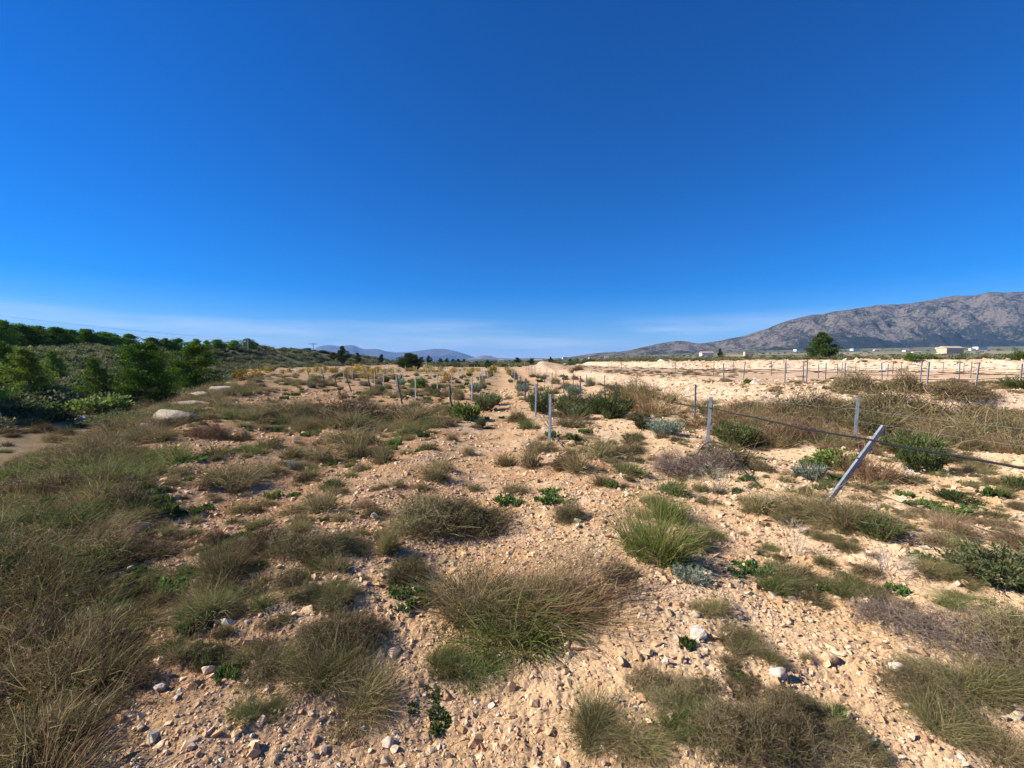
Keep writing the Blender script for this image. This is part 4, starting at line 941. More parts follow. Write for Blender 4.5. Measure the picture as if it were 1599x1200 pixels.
# ------------------------------------------------------------------ posts
M_STEEL = plain_mat('galvanised_steel', (0.21, 0.24, 0.27), 0.6, 0.35, 0.25, 14, 0.15)
M_PALE = plain_mat('pale_galvanised_steel', (0.25, 0.265, 0.28), 0.6, 0.2, 0.25, 14, 0.15)
M_RUST = plain_mat('dark_weathered_iron', (0.10, 0.095, 0.09), 0.8, 0.2, 0.35, 20, 0.3)
M_HOSE = plain_mat('black_polythene', (0.018, 0.018, 0.02), 0.45, 0, 0.3, 30)
M_WIRE = plain_mat('fence_wire', (0.30, 0.30, 0.30), 0.5, 0.6, 0.2, 30)
def post_mesh(H, w=0.045, d=0.032, t=0.004, mat=None):
    """open C channel with turned lips"""
    p = [(-w / 2, d / 2), (-w / 2, -d / 2), (w / 2, -d / 2), (w / 2, d / 2), (w / 2 - 0.011, d / 2), (w / 2 - 0.011, d / 2 - t), (w / 2 - t, d / 2 - t), (w / 2 - t, -d / 2 + t), (-w / 2 + t, -d / 2 + t), (-w / 2 + t, d / 2 - t), (-w / 2 + 0.011, d / 2 - t), (-w / 2 + 0.011, d / 2)]
    n = len(p); zs = np.linspace(-0.25, H, 5); V = [(x + 0.004 * math.sin(z * 2.1), y + 0.003 * math.sin(z * 3), z) for z in zs for x, y in p]
    Q = [[i * n + k, i * n + (k + 1) % n, (i + 1) * n + (k + 1) % n, (i + 1) * n + k] for i in range(len(zs) - 1) for k in range(n)]
    b = (len(zs) - 1) * n
    Q += [[b + 0, b + 1, b + 8, b + 9], [b + 1, b + 2, b + 7, b + 8], [b + 2, b + 3, b + 6, b + 7], [b + 3, b + 4, b + 5, b + 6], [b + 9, b + 10, b + 11, b + 0]]
    return mesh_np('post_profile', V, Q, None, None, mat or M_STEEL)
def round_mesh(H, r=0.022):
    rng = RS(6); z = np.linspace(-0.2, H, 7); V, Q = tube(np.stack([rng.normal(0, 0.004, 7), rng.normal(0, 0.004, 7), z], -1), r * np.linspace(1.1, 0.85, 7), 7)
    V = np.concatenate([V, [[0, 0, H + 0.002]]]); T = [[len(V) - 1, len(V) - 8 + (k + 1) % 7, len(V) - 8 + k] for k in range(7)]
    return mesh_np('post_shaft', V, Q, T, None, M_RUST)
def hook_mesh():
    g = G(); box_g(g, (0.033, -0.002, 0), (0.022, 0.018, 0.020)); box_g(g, (0.0465, -0.002, 0.014), (0.005, 0.016, 0.036)); return g.mesh('hook', M_STEEL)
PMESH, RMESH, HOOK = post_mesh(1.0), round_mesh(1.0), hook_mesh()
PALE_MESH = post_mesh(1.0, mat=M_PALE)
def post_at(x, y, H, label, group=None, tilt=(0, 0), kind='steel', hooks=0, rz=0.0, fat=1.0):
    if hooks:
        e = bpy.data.objects.new('vineyard_post', None); COL.objects.link(e)
        s = link('shaft', PMESH, e, scale=(fat, fat, H))
        for k in range(hooks):
            h = link('hook', HOOK, e, (0, 0, H * (0.93 - 0.21 * k)), scale=fat)
            if k % 2: h.rotation_euler = (0, 0, 0)
    else:
        e = link('vineyard_post', {'steel': PMESH, 'pale': PALE_MESH, 'iron': RMESH}[kind], None, scale=(fat, fat, H))
    e.location = (x, y, hz(x, y)); e.rotation_euler = (tilt[1], tilt[0], rz)
    tag(e, label, 'post', group or 'vineyard posts'); return e
def post_px(px, py, tx, ty, label, group=None, kind='steel', hooks=0, rz=0.0, fat=1.0):
    x, y = gp(px, py); L = (py - ty) / F * y; dx = (tx - px) / F * y
    return post_at(x, y, math.hypot(L, dx), label, group, (math.atan2(dx, L), 0), kind, hooks, rz, fat), x, y, L
P_LEAN, lx, ly, lL = post_px(1288, 790, 1363, 659, 'steel post leaning steeply to the right with small wire hooks', hooks=5, rz=-0.5, fat=1.0)
P_LEAN.rotation_euler = (0.10, P_LEAN.rotation_euler[1], 0.0)
P_H, hx, hy, hL = post_px(1103, 714, 1107, 621, 'tall grey steel post carrying the black hose', hooks=4, rz=-0.5, fat=1.15)
P_R, rx_, ry_, rL = post_px(1333, 700, 1336, 621, 'upright grey post right behind the leaning post', hooks=4, rz=-0.5, fat=1.1)
post_px(858, 690, 859, 615, 'front grey post of the middle row beside the bare strip', hooks=4, rz=-0.5, fat=1.15)
post_px(836, 653, 837, 601, 'second grey post of the middle row', hooks=3, rz=-0.5)
post_px(820, 625, 821, 590, 'third grey post of the middle row', fat=1.3)
post_px(813, 609, 813, 588, 'fourth grey post of the middle row')
post_px(808, 602, 808, 585, 'fifth grey post of the middle row'); post_px(804, 597, 804, 583, 'sixth grey post of the middle row')
post_px(961, 634, 961, 597, 'grey post standing over the dark grey-green shrub', hooks=3)
post_px(906, 629, 906, 587, 'tall thin post left of the post over the dark shrub')
post_px(880, 615, 880, 584, 'post next in line left of the tall thin post'); post_px(862, 606, 862, 582, 'post behind and left, third of the right inner row'); post_px(851, 599, 851, 582, 'last clear post of the right inner row')
post_px(944, 615, 944, 587, 'post behind the post over the dark shrub'); post_px(895, 604, 895, 584, 'small post between the inner row and the pale bank'); post_px(916, 605, 916, 586, 'small post in front of the pale bank'); post_px(868, 593, 868, 579, 'far small post at the foot of the pale bank')
post_px(1085, 650, 1085, 599, 'grey post behind the tall hose post', hooks=3); post_px(993, 613, 993, 590, 'small post left of the rubble slope')
DARKL = ['dark leaning end post nearest to the fresh green bush', 'second dark end post from the right, leaning left', 'third dark end post from the right', 'fourth dark end post from the right', 'fifth dark end post from the right', 'sixth dark end post from the right', 'leftmost dark end post']
for (a, b, c, d), l in zip([(707, 650, 702, 601), (628, 632, 621, 593), (580, 616, 575, 588), (549, 613, 540, 585), (526, 604, 523, 587), (508, 601, 504, 584), (484, 593, 481, 580)], DARKL):
    post_px(a, b, c, d, l, 'dark end posts of the left rows', 'iron', fat=1.6)
LEFTP = [(737, 626, 737, 590, 'pale post right of the dark leaning end post'), (649, 626, 649, 590, 'pale front-left post right of the second dark post'), (619, 615, 619, 587, 'pale post left of the second dark end post'),
         (683, 611, 683, 587, 'pale post behind the dark little shrub'), (705, 607, 705, 584, 'pale post straight behind the dark leaning end post'), (749, 610, 749, 584, 'second post of the row beside the bare strip'),
         (599, 608, 599, 584, 'pale post left of centre among the left rows'), (537, 598, 537, 581, 'pale post above the fourth dark end post'), (585, 601, 585, 581, 'pale post right of the third dark end post'), (629, 601, 629, 581, 'thin pale post behind the second dark end post'),
         (761, 597, 761, 581, 'third post of the row beside the bare strip'), (771, 594, 771, 579, 'fourth post of the row beside the bare strip'), (689, 594, 689, 579, 'far pale post beside the brightest yellow vine'), (717, 595, 717, 580, 'far pale post right of the brightest yellow vine')]
for a, b, c, d, l in LEFTP: post_px(a, b, c, d, l, kind='pale', fat=1.1, rz=-0.6)
rng = RS(3)
for row in range(-9, 2):
    for y in np.arange(36, 74, 6.2):
        x = 0.9 + row * 2.65 + ROW_DX * y; yy = y + rng.normal(0, 0.4)
        if poly_sd(np.array([x]), np.array([yy]), BANK1, 10)[0] > -0.5 or (row < -6 and y < 45): continue
        post_at(x, yy, rng.uniform(0.95, 1.1), 'small pale post deep in the left vineyard among yellow vines', 'far posts of the left vineyard', (rng.normal(0, 0.03), 0), 'pale', fat=1.0, rz=-0.6)
TERR = [(1447, 608, 1449, 565, 'grey terrace post right of the round brown bush'), (1523, 608, 1527, 566, 'bent grey terrace post second from the right edge'), (1592, 606, 1594, 568, 'grey terrace post at the right edge'),
        (1254, 595, 1254, 566, 'terrace post below the big dark pine'), (1289, 593, 1289, 567, 'terrace post right below the big dark pine'), (1319, 592, 1319, 567, 'terrace post left of the big grey-brown bush'), (1130, 595, 1129, 568, 'terrace post above the tall hose post')]
for a, b, c, d, l in TERR:
    post_px(a, b, c, d, l, 'posts on the right terrace', fat=1.0)
for y in (20.5, 24.5, 29, 34, 40):
    x0 = 10 if y > 22 else 14
    for x in np.arange(x0, min(1.22 * y, 46), 5.2):
        xx = x + rng.normal(0, 0.25); yy = y + rng.normal(0, 0.15) + 0.06 * (x - 20)
        if poly_sd(np.array([xx]), np.array([yy]), BANK2, 7)[0] > -1 or poly_sd(np.array([xx]), np.array([yy]), BANK1, 10)[0] < 2: continue
        post_at(xx, yy, rng.uniform(0.95, 1.15), 'thin grey post in the terrace vineyard below the white bank', 'thin posts of the terrace vineyard', (rng.normal(0, 0.025), 0), fat=0.95)

# hoses and wires
def line_obj(name, P, r, mat, label, cat, group=None, sides=5):
    P = np.asarray(P, float); V, Q = tube(P, r, sides); o = link(name, mesh_np(name, V, Q, None, None, mat, True)); return tag(o, label, cat, group)
def sag(A, B, s, n=16, wob=0.0, seed=0):
    t = np.linspace(0, 1, n)[:, None]; P = np.array(A) * (1 - t) + np.array(B) * t; P[:, 2] -= 4 * s * (t * (1 - t))[:, 0]
    if wob: P[1:-1] += RS(seed).normal(0, wob, (n - 2, 3))
    return P
hzp = hz(hx, hy)
pA = (hx + 0.02, hy - 0.04, hzp + 0.82 * 1.02)
far_p = (hx + 0.15, hy + 2.2, hz(hx, hy + 2.2) + 0.78)
near_p = (hx + 0.05, 2.4, 1.06)
line_obj('drip_hose', np.concatenate([sag(far_p, pA, 0.02, 6), sag(pA, near_p, 0.03, 16, 0.005)[1:]]), 0.0095, M_HOSE, 'black drip hose strung from the tall post to the right edge', 'hose', 'drip hoses')
def ground_hose(pts, label, r=0.010):
    P = []
    for px, py, z in pts:
        x, y = gp(px, py); P.append((x, y, hz(x, y) + z))
    P = np.array(P); t = np.arange(len(P)); tt = np.linspace(0, len(P) - 1, len(P) * 6)
    # Catmull-Rom
    out = []
    for q in tt:
        i = min(int(q), len(P) - 2); f = q - i; p0, p1, p2, p3 = P[max(i - 1, 0)], P[i], P[i + 1], P[min(i + 2, len(P) - 1)]
        out.append(0.5 * (2 * p1 + (p2 - p0) * f + (2 * p0 - 5 * p1 + 4 * p2 - p3) * f * f + (3 * p1 - p0 - 3 * p2 + p3) * f ** 3))
    line_obj('drip_hose', out, r, M_HOSE, label, 'hose', 'drip hoses')
ground_hose([(1085, 716, 0.02), (1098, 716, 0.22), (1112, 718, 0.30), (1132, 722, 0.28), (1150, 738, 0.20), (1164, 748, 0.08), (1190, 764, 0.01)], 'loose black hose arching over the ground at the tall hose post')
ground_hose([(1000, 680, 0.05), (1006, 680, 0.22), (1014, 681, 0.24), (1022, 682, 0.14), (1030, 685, 0.02)], 'short arched piece of hose beside the pale silvery shrub')
ground_hose([(842, 655, 0.12), (852, 672, 0.10), (868, 690, 0.10), (878, 700, 0.02)], 'thin dark hose lying at the front middle post', 0.007)
zr_ = hz(rx_, ry_)
line_obj('fence_wire', sag((rx_, ry_, zr_ + 0.78), (rx_ + 0.4, 4.3, zr_ + 0.86), 0.03), 0.0022, M_WIRE, 'upper thin wire running right from the upright rear post', 'wire', 'fence wires')
line_obj('fence_wire', sag((rx_, ry_, zr_ + 0.55), (rx_ + 0.4, 4.3, zr_ + 0.62), 0.04), 0.0022, M_WIRE, 'lower thin wire running right from the upright rear post', 'wire', 'fence wires')
line_obj('fence_wire', sag((rx_ - 1.2, ry_ + 6, zr_ + 0.75), (rx_, ry_, zr_ + 0.78), 0.04), 0.0022, M_WIRE, 'thin wire running back left from the upright rear post', 'wire', 'fence wires')
for k, (y, z, nm) in enumerate(((18.6, 0.35, 'nearest'), (21.2, 0.45, 'second nearest'), (24.8, 0.5, 'third nearest'), (29.3, 0.5, 'fourth nearest'), (34.3, 0.5, 'farthest'))):
    P = [(x, y + 0.06 * (x - 20), hz(x, y + 0.06 * (x - 20)) * 0 + height(np.array([x]), np.array([y + 0.06 * (x - 20)]), False)[0] + z + 0.05 * math.sin(x * 1.2)) for x in np.arange(11.5 if y > 22 else 16, min(1.25 * y, 44), 1.3)]
    line_obj('drip_hose', P, 0.012, M_HOSE, f'dark drip line along the {nm} row of the right terrace', 'hose', 'drip hoses', 4)

# ------------------------------------------------------------------ pines and other trees
def pine(seed, pal, W=0.45, tiers=9, limbs=6, per=60, base=0.10, round_=0.5, leafsize=0.04, puff=0.085, flat=0.6):
    """unit-high tree of limbs in uneven tiers, each limb ending in flattened needle clumps; returns trunk and crown"""
    rng = RS(seed); z = np.linspace(-0.03, 0.90, 9); bend = np.cumsum(rng.normal(0, 0.012, (9, 2)), 0)
    P = np.stack([bend[:, 0], bend[:, 1], z], -1); g = G(); V, Q = tube(P, np.linspace(0.028, 0.005, 9), 7); g.add(V, BARK[0][1:], Q)
    C, S = [], []; side = rng.uniform(0, 6.28)
    for t in range(tiers):
        f = (t + 0.5) / tiers; h = base + (0.95 - base) * f
        prof = ((1 - f) ** (0.75 - 0.45 * round_) if round_ < 0.7 else (1 - min(f, 1) ** 1.6) ** 0.85) * (0.62 + 0.38 * min(1, f / 0.25)) 
        for l in range(max(3, int(limbs * (1 - 0.45 * f)))):
            a = rng.uniform(0, 6.283); ln = W * prof * rng.uniform(0.55, 1.12) * (1 + 0.18 * math.cos(a - side)); h0 = h + rng.normal(0, 0.35 / tiers); tip = h0 + ln * rng.uniform(0.05, 0.55)
            i = int(np.clip(np.searchsorted(z, h0 - 0.03), 0, 8)); A = np.array([P[i][0], P[i][1], min(h0 - 0.03, z[-1])]); cap = 0.35 + 0.62 * math.sqrt(max(0, 1 - min(1, ln / (W * 1.12)) ** 2)) if round_ >= 0.5 else 0.985
            B = np.array([ln * math.cos(a), ln * math.sin(a), min(tip, max(cap, h0 - 0.08))])
            q = np.linspace(0, 1, 4)[:, None]; L = A * (1 - q) + B * q; L[:, 2] -= 0.05 * ln * np.sin(q[:, 0] * math.pi); V, Q = tube(L, np.linspace(0.009, 0.0025, 4), 5); g.add(V, BARK[1][1:], Q)
            for q in (0.45, 0.72, 1.0):
                C.append(A * (1 - q) + B * q + rng.normal(0, 0.018, 3)); S.append(puff * rng.uniform(0.6, 1.35) * (0.8 + 0.3 * q) * (1 - 0.3 * f))
    C.append([P[-1][0], P[-1][1], 0.95]); S.append(puff * 0.7)
    trunk = g.mesh('trunk', M_TWIG); C = np.array(C); S = np.array(S); m = len(C)
    g = G(); k = rng.randint(0, m, m * per); u = nrm(rng.normal(size=(len(k), 3))); rr = rng.uniform(0, 1, (len(k), 1)) ** 0.5
    Pn = C[k] + u * rr * S[k][:, None] * np.array([1.2, 1.2, flat]); Pn[:, 2] = np.clip(Pn[:, 2], 0.015, 1.02)
    leaves(g, Pn, u + np.array([0, 0, 0.5]), leafsize, pal, rng, 0.34, 0.5)
    crown = g.mesh('crown', M_PINE); w = np.percentile(np.hypot(Pn[:, 0], Pn[:, 1]), 97) * 2
    return trunk, crown, w
PINES = {'round': [pine(600 + k, PINE, W=0.52, tiers=7, limbs=7, per=95, base=0.16, round_=1.0, leafsize=0.058, puff=0.12) for k in range(5)],
         'young': [pine(620 + k, PINE_L, W=0.46, tiers=10, limbs=6, per=80, base=0.06, round_=0.25, leafsize=0.040, puff=0.075) for k in range(3)],
         'dark': [pine(640 + k, PINE_D, W=0.50, tiers=7, limbs=6, per=80, base=0.10, round_=0.7, leafsize=0.06, puff=0.12) for k in range(3)],
         'big': [pine(660 + k, PINE, W=0.52, tiers=11, limbs=8, per=110, base=0.04, round_=0.55, leafsize=0.036, puff=0.088) for k in range(2)],
         'dome': [pine(670, PINE_D, W=0.72, tiers=8, limbs=11, per=190, base=0.05, round_=1.1, leafsize=0.055, puff=0.14)],
         'lone': [pine(680, PINE_D, W=0.56, tiers=8, limbs=9, per=190, base=0.07, round_=1.0, leafsize=0.048, puff=0.115)]}
_pc = {}
def tree(kind, x, y, H, W, label, group=None, name='pine_tree', z=None):
    k = _pc.get(kind, 0); _pc[kind] = k + 1; tr, cw, cwid = PINES[kind][k % len(PINES[kind])]
    e = bpy.data.objects.new(name, None); COL.objects.link(e); e.location = (x, y, (hz(x, y) if z is None else z) - 0.03); e.rotation_euler = (0, 0, k * 2.1); e.scale = (W / cwid, W / cwid, H)
    link('trunk', tr, e); link('crown', cw, e); tag(e, label, 'tree', group); return e
def tree_d(kind, px, depth, ty, w, label, group=None, name='pine_tree', base_py=None):
    x, y = atd(px, depth); z = hz(x, y); top = CAM_H + (YH - ty) / F * y
    return tree(kind, x, y, max(top - z, 1.2), w / F * y, label, group, name)
ORD = ['first', 'second', 'third', 'fourth', 'fifth', 'sixth', 'seventh', 'eighth', 'ninth', 'tenth', 'eleventh', 'twelfth', 'thirteenth', 'fourteenth', 'fifteenth', 'sixteenth', 'seventeenth', 'eighteenth', 'nineteenth', 'twentieth', 'twenty-first', 'twenty-second', 'twenty-third', 'twenty-fourth', 'twenty-fifth', 'twenty-sixth', 'twenty-seventh', 'twenty-eighth', 'twenty-ninth', 'thirtieth']
RIDGE = [(8, 502, 48), (40, 507, 48), (64, 510, 34), (92, 512, 44), (114, 516, 30), (140, 515, 42), (166, 519, 38), (184, 523, 22), (205, 522, 30), (240, 528, 28), (260, 529, 24), (279, 529, 28), (308, 530, 24), (324, 532, 14), (341, 531, 26), (367, 532, 26), (390, 529, 20)]
for k, (px, ty, w) in enumerate(RIDGE):
    dep = float(np.interp(px, [0, 200, 300, 400], [62, 84, 96, 125]))
    tree_d('round', px, dep, ty, w * 1.05, f'ridge pine, {ORD[k]} from the left edge along the wooded crest', 'pines along the left ridge')
rng = RS(12)
for k in range(10):
    px = -20 + k * 17 + rng.uniform(-5, 5); dep = float(np.interp(px, [0, 200, 300, 400], [74, 98, 112, 140])) + rng.uniform(-3, 6)
    tree_d('round', px, dep, 503 + (px + 20) * 0.105 + rng.uniform(-1, 4), 36, 'pine of the second rank showing between the ridge pines', 'second rank of ridge pines')
FARR = [(403, 537, 15, 150), (414, 541, 14, 155), (426, 543, 12, 158), (445, 546, 14, 165), (460, 548, 14, 170), (481, 544, 22, 175), (493, 548, 14, 178), (505, 549, 16, 180), (521, 551, 12, 160), (536, 542, 19, 150), (559, 552, 9, 160), (596, 554, 9, 200)]
FARL = ['small dark tree where the ridge pines end', 'second small dark tree beyond the ridge pines', 'third small dark tree beyond the ridge pines', 'small dark tree left of the thin pole', 'low dark tree just left of the thin pole', 'wide dark tree at the foot of the thin pole', 'low dark tree right of the thin pole', 'dark tree in front of the blue mountain peak', 'small dark tree left of the tall skyline pine', 'tall dark skyline pine against the blue mountains', 'small skyline pine right of the tall one', 'little skyline pine nearest to the round tree']
for (px, ty, w, d), l in zip(FARR, FARL): tree_d('dark', px, d, ty, w * 1.2, l, 'small trees on the skyline')
tree_d('big', 226, 29, 534, 84, 'large bright-topped pine, left of the pair above the bank', 'pines near the track')
tree_d('big', 306, 37, 539, 72, 'rounded pine, right of the pair above the bank', 'pines near the track')
tree_d('young', 150, 27, 560, 50, 'young yellow-green pine left of the large pine', 'pines near the track')
tree_d('young', 42, 24, 544, 74, 'spreading young pine with a visible trunk near the left edge', 'pines near the track')
tree_d('young', 4, 27, 532, 80, 'tall young pine at the left edge', 'pines near the track')
tree_d('young', 85, 33, 548, 40, 'slender young pine between the spreading pine and the young yellow-green pine', 'pines near the track')
for k, (px, d, ty, w) in enumerate([(-60, 19, 530, 90), (-150, 20, 520, 100), (-260, 17, 505, 110), (-420, 18, 500, 120)]):     # the trees whose shade falls across the track
    tree_d('big', px, d, ty, w, f'pine outside the left edge of view, {ORD[k]} beyond it', 'pines near the track')
tree_d('dome', 640, 78, 553, 36, 'dark round tree at the far left end of the vineyard', None, 'round_tree')
tree_d('lone', 1280, 72, 520, 40, 'lone big dark pine on the upper terrace before the mountain')
tree_d('dark', 1124, 190, 546, 11, 'small dark tree beside the white farmhouse', None, 'round_tree')
for (px, ty, w, d, l) in [(808, 559, 11, 190, 'small round tree on the plain left of the grey shed'), (830, 560, 11, 190, 'small round tree beside the grey shed'), (860, 558, 7, 180, 'narrow dark tree right of the grey shed'), (890, 561, 7, 220, 'pale little tree on the central plain'),
                          (658, 558, 11, 240, 'first small tree right of the round tree'), (670, 556, 9, 260, 'pointed small tree right of the round tree'), (688, 560, 8, 260, 'third small tree right of the round tree'), (698, 560, 8, 265, 'small tree before the flat-topped blue mountain'), (708, 561, 8, 255, 'fifth small tree right of the round tree'), (716, 561, 7, 260, 'sixth small tree right of the round tree'), (725, 561, 8, 250, 'last small tree of the far row'), (762, 563, 12, 95, 'dark bush tree on the pale cut at the field end')]:
    tree_d('dark', px, d, ty, w * 1.2, l, 'small trees on the plain', 'round_tree')

# ------------------------------------------------------------------ masses nobody could count: instanced by geometry nodes from the plants above
def scatter(name, pts, sc, meshes, label, seed, zs=None):
    """one object of kind stuff: plant meshes set on points"""
    rng = RS(seed); n = len(pts); m = bpy.data.meshes.new(name); m.vertices.add(n); m.vertices.foreach_set('co', np.asarray(pts, np.float32).ravel())
    def attr(nm, ty, d): a = m.attributes.new(nm, ty, 'POINT'); a.data.foreach_set('value' if ty != 'FLOAT_VECTOR' else 'vector', d)
    attr('pid', 'INT', rng.randint(0, len(meshes), n).astype(np.int32)); attr('rz', 'FLOAT', rng.uniform(0, 6.283, n).astype(np.float32))
    S = np.stack([sc, sc, sc * (1 if zs is None else zs)], -1).astype(np.float32); attr('sc', 'FLOAT_VECTOR', S.ravel())
    o = link(name, m); tag(o, label, None, kind='stuff')
    nt = bpy.data.node_groups.new(name, 'GeometryNodeTree'); nt.interface.new_socket('Geometry', in_out='INPUT', socket_type='NodeSocketGeometry'); nt.interface.new_socket('Geometry', in_out='OUTPUT', socket_type='NodeSocketGeometry')
    N, L = nt.nodes, nt.links; gi = N.new('NodeGroupInput'); go = N.new('NodeGroupOutput'); jn = N.new('GeometryNodeJoinGeometry')
    def na(nm, ty): a = N.new('GeometryNodeInputNamedAttribute'); a.data_type = ty; a.inputs[0].default_value = nm; return [s for s in a.outputs if s.enabled and s.name == 'Attribute'][0]
    pid = na('pid', 'INT'); rz = na('rz', 'FLOAT'); scv = na('sc', 'FLOAT_VECTOR')
    cx = N.new('ShaderNodeCombineXYZ'); L.new(rz, cx.inputs[2]); er = N.new('FunctionNodeEulerToRotation'); L.new(cx.outputs[0], er.inputs[0])
    for k, me in enumerate(meshes):
        src = next(p for p in bpy.data.objects if p.data is me)
        oi = N.new('GeometryNodeObjectInfo'); oi.transform_space = 'ORIGINAL'; oi.inputs['Object'].default_value = src; oi.inputs['As Instance'].default_value = True
        cp = N.new('FunctionNodeCompare'); cp.data_type = 'INT'; cp.operation = 'EQUAL'
        ii = [s for s in cp.inputs if s.enabled]; L.new(pid, ii[0]); ii[1].default_value = k
        ip = N.new('GeometryNodeInstanceOnPoints'); L.new(gi.outputs[0], ip.inputs['Points']); L.new(cp.outputs[0], ip.inputs['Selection']); L.new(oi.outputs['Geometry'], ip.inputs['Instance']); L.new(er.outputs[0], ip.inputs['Rotation']); L.new(scv, ip.inputs['Scale'])
        L.new(ip.outputs[0], jn.inputs[0])
    L.new(jn.outputs[0], go.inputs[0]); md = o.modifiers.new('scatter', 'NODES'); md.node_group = nt
    return o
def used(key): return [m for m in PM[key] if m.users > 0]
# scrub needs one visible bush of each mesh
rng = RS(51)
SCL = iter(['dark bush on the slope below the ridge pines', 'dark bush beside the slender young pine', 'dark bush right of the rounded pine', 'olive bush on the slope below the third ridge pine', 'olive bush above the rounded pine', 'olive bush right of the pair of pines', 'brown thicket on the slope behind the young pine', 'brown bush left of the pale hillside cut'])
for key, spots in (('scrub_d', [(120, 44, 1.1), (92, 36, 0.8), (352, 50, 0.9)]), ('scrub_o', [(110, 52, 1.0), (330, 70, 1.2), (360, 62, 1.1)]), ('scrub_b', [(118, 38, 1.0), (420, 75, 1.2)])):
    for px, d, r in spots:
        x, y = atd(px, d); plant_at(key, x, y, r, r * 0.9, next(SCL))
def hillside():
    rng = RS(61); N = 9000; th = rng.uniform(math.radians(-62), TH(650), N); R = 20 * np.exp(rng.uniform(0, 1, N) ** 0.8 * math.log(13)); x, y = R * np.sin(th), R * np.cos(th)
    s = np.interp(y, EL_Y, EL_X) - x; D0 = np.interp(th, ST, SV)
    n = fbm(x * 0.08, y * 0.08, 401, 3); ok = (s > 8 - 6 * sst(22, 34, y)) & (R > D0 - 6 - 18 * sst(30, 50, y)) & (n + rng.uniform(-0.25, 0.45, N) > -0.1); ok &= ~((np.abs(x + 42) < 11) & (np.abs(y - 88) < 3.5))
    x, y = x[ok], y[ok]; sc = rng.uniform(0.3, 0.9, len(x)) * (1 + 0.003 * R[ok])
    scatter('hillside_scrub', np.stack([x, y, height(x, y) - 0.04], -1), sc, used('scrub_d')[:1] + used('scrub_o') + used('scrub_b')[:1], 'low green scrub covering the left hillside', 62, 0.75 * np.ones(len(x)))
hillside()
def bank_grass():
    rng = RS(71); N = 3800; y = 1.3 * np.exp(rng.uniform(0, 1, N) ** 0.85 * math.log(22)); e = np.interp(y, EL_Y, EL_X)
    # the grass covers the crest: near the camera its edge comes further in
    inner = np.interp(y, [1.3, 2.2, 3.0, 4.5, 6, 9, 14, 28], [-1.75, -2.15, -2.9, -4.0, -5.2, -7.2, -10.3, -18.3]) + 0.5 * fbm(y * 1.3, y * 0 + 2, 501, 3)
    x = inner - np.abs(rng.normal(0, 1, N)) * (1.4 + 0.2 * y) ; n = fbm(x * 0.9, y * 0.9, 511, 3)
    ok = (x > e - 7.0) & ((x > e - 4.0) | (rng.uniform(0, 1, N) < 0.4)) & (x > -1.3 * y - 0.8) & (n + rng.uniform(-0.2, 0.35, N) > -0.02); x, y = x[ok], y[ok]
    sc = rng.uniform(0.09, 0.20, len(x)) * (1 + 0.045 * y)
    P = np.stack([x, y, height(x, y) - 0.01], -1); g_ = fbm(x * 0.5, y * 0.5, 521, 3) + rng.normal(0, 0.12, len(x)); zf = rng.uniform(0.5, 1.0, len(x))
    a = g_ < -0.08; c = g_ > 0.16; b = ~a & ~c
    scatter('bank_grass', P[a], sc[a], used('bank_o') + used('bank_s')[:1] + used('twig_c')[:1], 'matted olive-brown grass on the left bank', 72, zf[a])
    scatter('bank_grass', P[b], sc[b], used('bank_o') + used('bank_s') + used('bank_g')[:1] + used('red_c')[:1] + used('twig_c')[:2], 'mixed withered grass on the left bank', 73, zf[b])
    scatter('bank_grass', P[c], sc[c], used('bank_g') + used('bank_o')[:1] + used('grass_c')[:1], 'greener grass patches on the left bank', 74, zf[c] * 0.8)
bank_grass()
def field_sprigs():
    rng = RS(81); N = 5200; d = 2.0 * np.exp(rng.uniform(0, 1, N) * math.log(26)); u = rng.uniform(-1.25, 1.3, N); x = u * d
    n = fbm(x * 0.35, d * 0.35, 601, 4); s1 = poly_sd(x, d, BANK1, 10)
    path = np.exp(-((x + 0.25) / 0.9) ** 2) * 0.5
    ok = in_field(x + 0.4, d) & (s1 < -0.3) & (n - path + rng.uniform(-0.5, 0.22, N) > -0.08); x, d = x[ok], d[ok]
    sc = rng.uniform(0.035, 0.10, len(x)) * (1 + 0.055 * d)
    scatter('ground_sprigs', np.stack([x, d, height(x, d) - 0.005], -1), sc, used('olive_c')[:3] + used('weed')[:1] + used('twig_c')[:2] + used('grass_c')[:1], 'small withered sprigs scattered over the field', 82, rng.uniform(0.5, 0.95, len(x)))
field_sprigs()
def litter():
    rng = RS(87); N = 9000; d = 1.6 * np.exp(rng.uniform(0, 1, N) * math.log(5.5)); x = rng.uniform(-1.25, 1.25, N) * d
    ok = in_field(x, d) & (fbm(x * 0.8, d * 0.8, 641, 3) + rng.uniform(-0.35, 0.25, N) > 0); x, d = x[ok], d[ok]; n = len(x)
    a = rng.uniform(0, 6.283, n); L = rng.uniform(0.04, 0.16, n); t = np.linspace(-0.5, 0.5, 3); cv = rng.normal(0, 0.12, n)
    X = x[:, None] + L[:, None] * (np.cos(a)[:, None] * t - np.sin(a)[:, None] * cv[:, None] * t * t * 4); Y = d[:, None] + L[:, None] * (np.sin(a)[:, None] * t + np.cos(a)[:, None] * cv[:, None] * t * t * 4)
    Z = height(X.ravel(), Y.ravel()).reshape(X.shape) + 0.008 + rng.uniform(0, 0.02, (n, 3)); g = G()
    strips(g, np.stack([X, Y, Z], -1), (0.0016 + 0.0004 * d), pick(rng, n, STRAW + GREYTW + TWIG), rng, 0.5)
    tag(link('dry_litter', g.mesh('dry_litter', M_TWIG)), 'dead straws and twigs lying on the soil', None, kind='stuff')
litter()
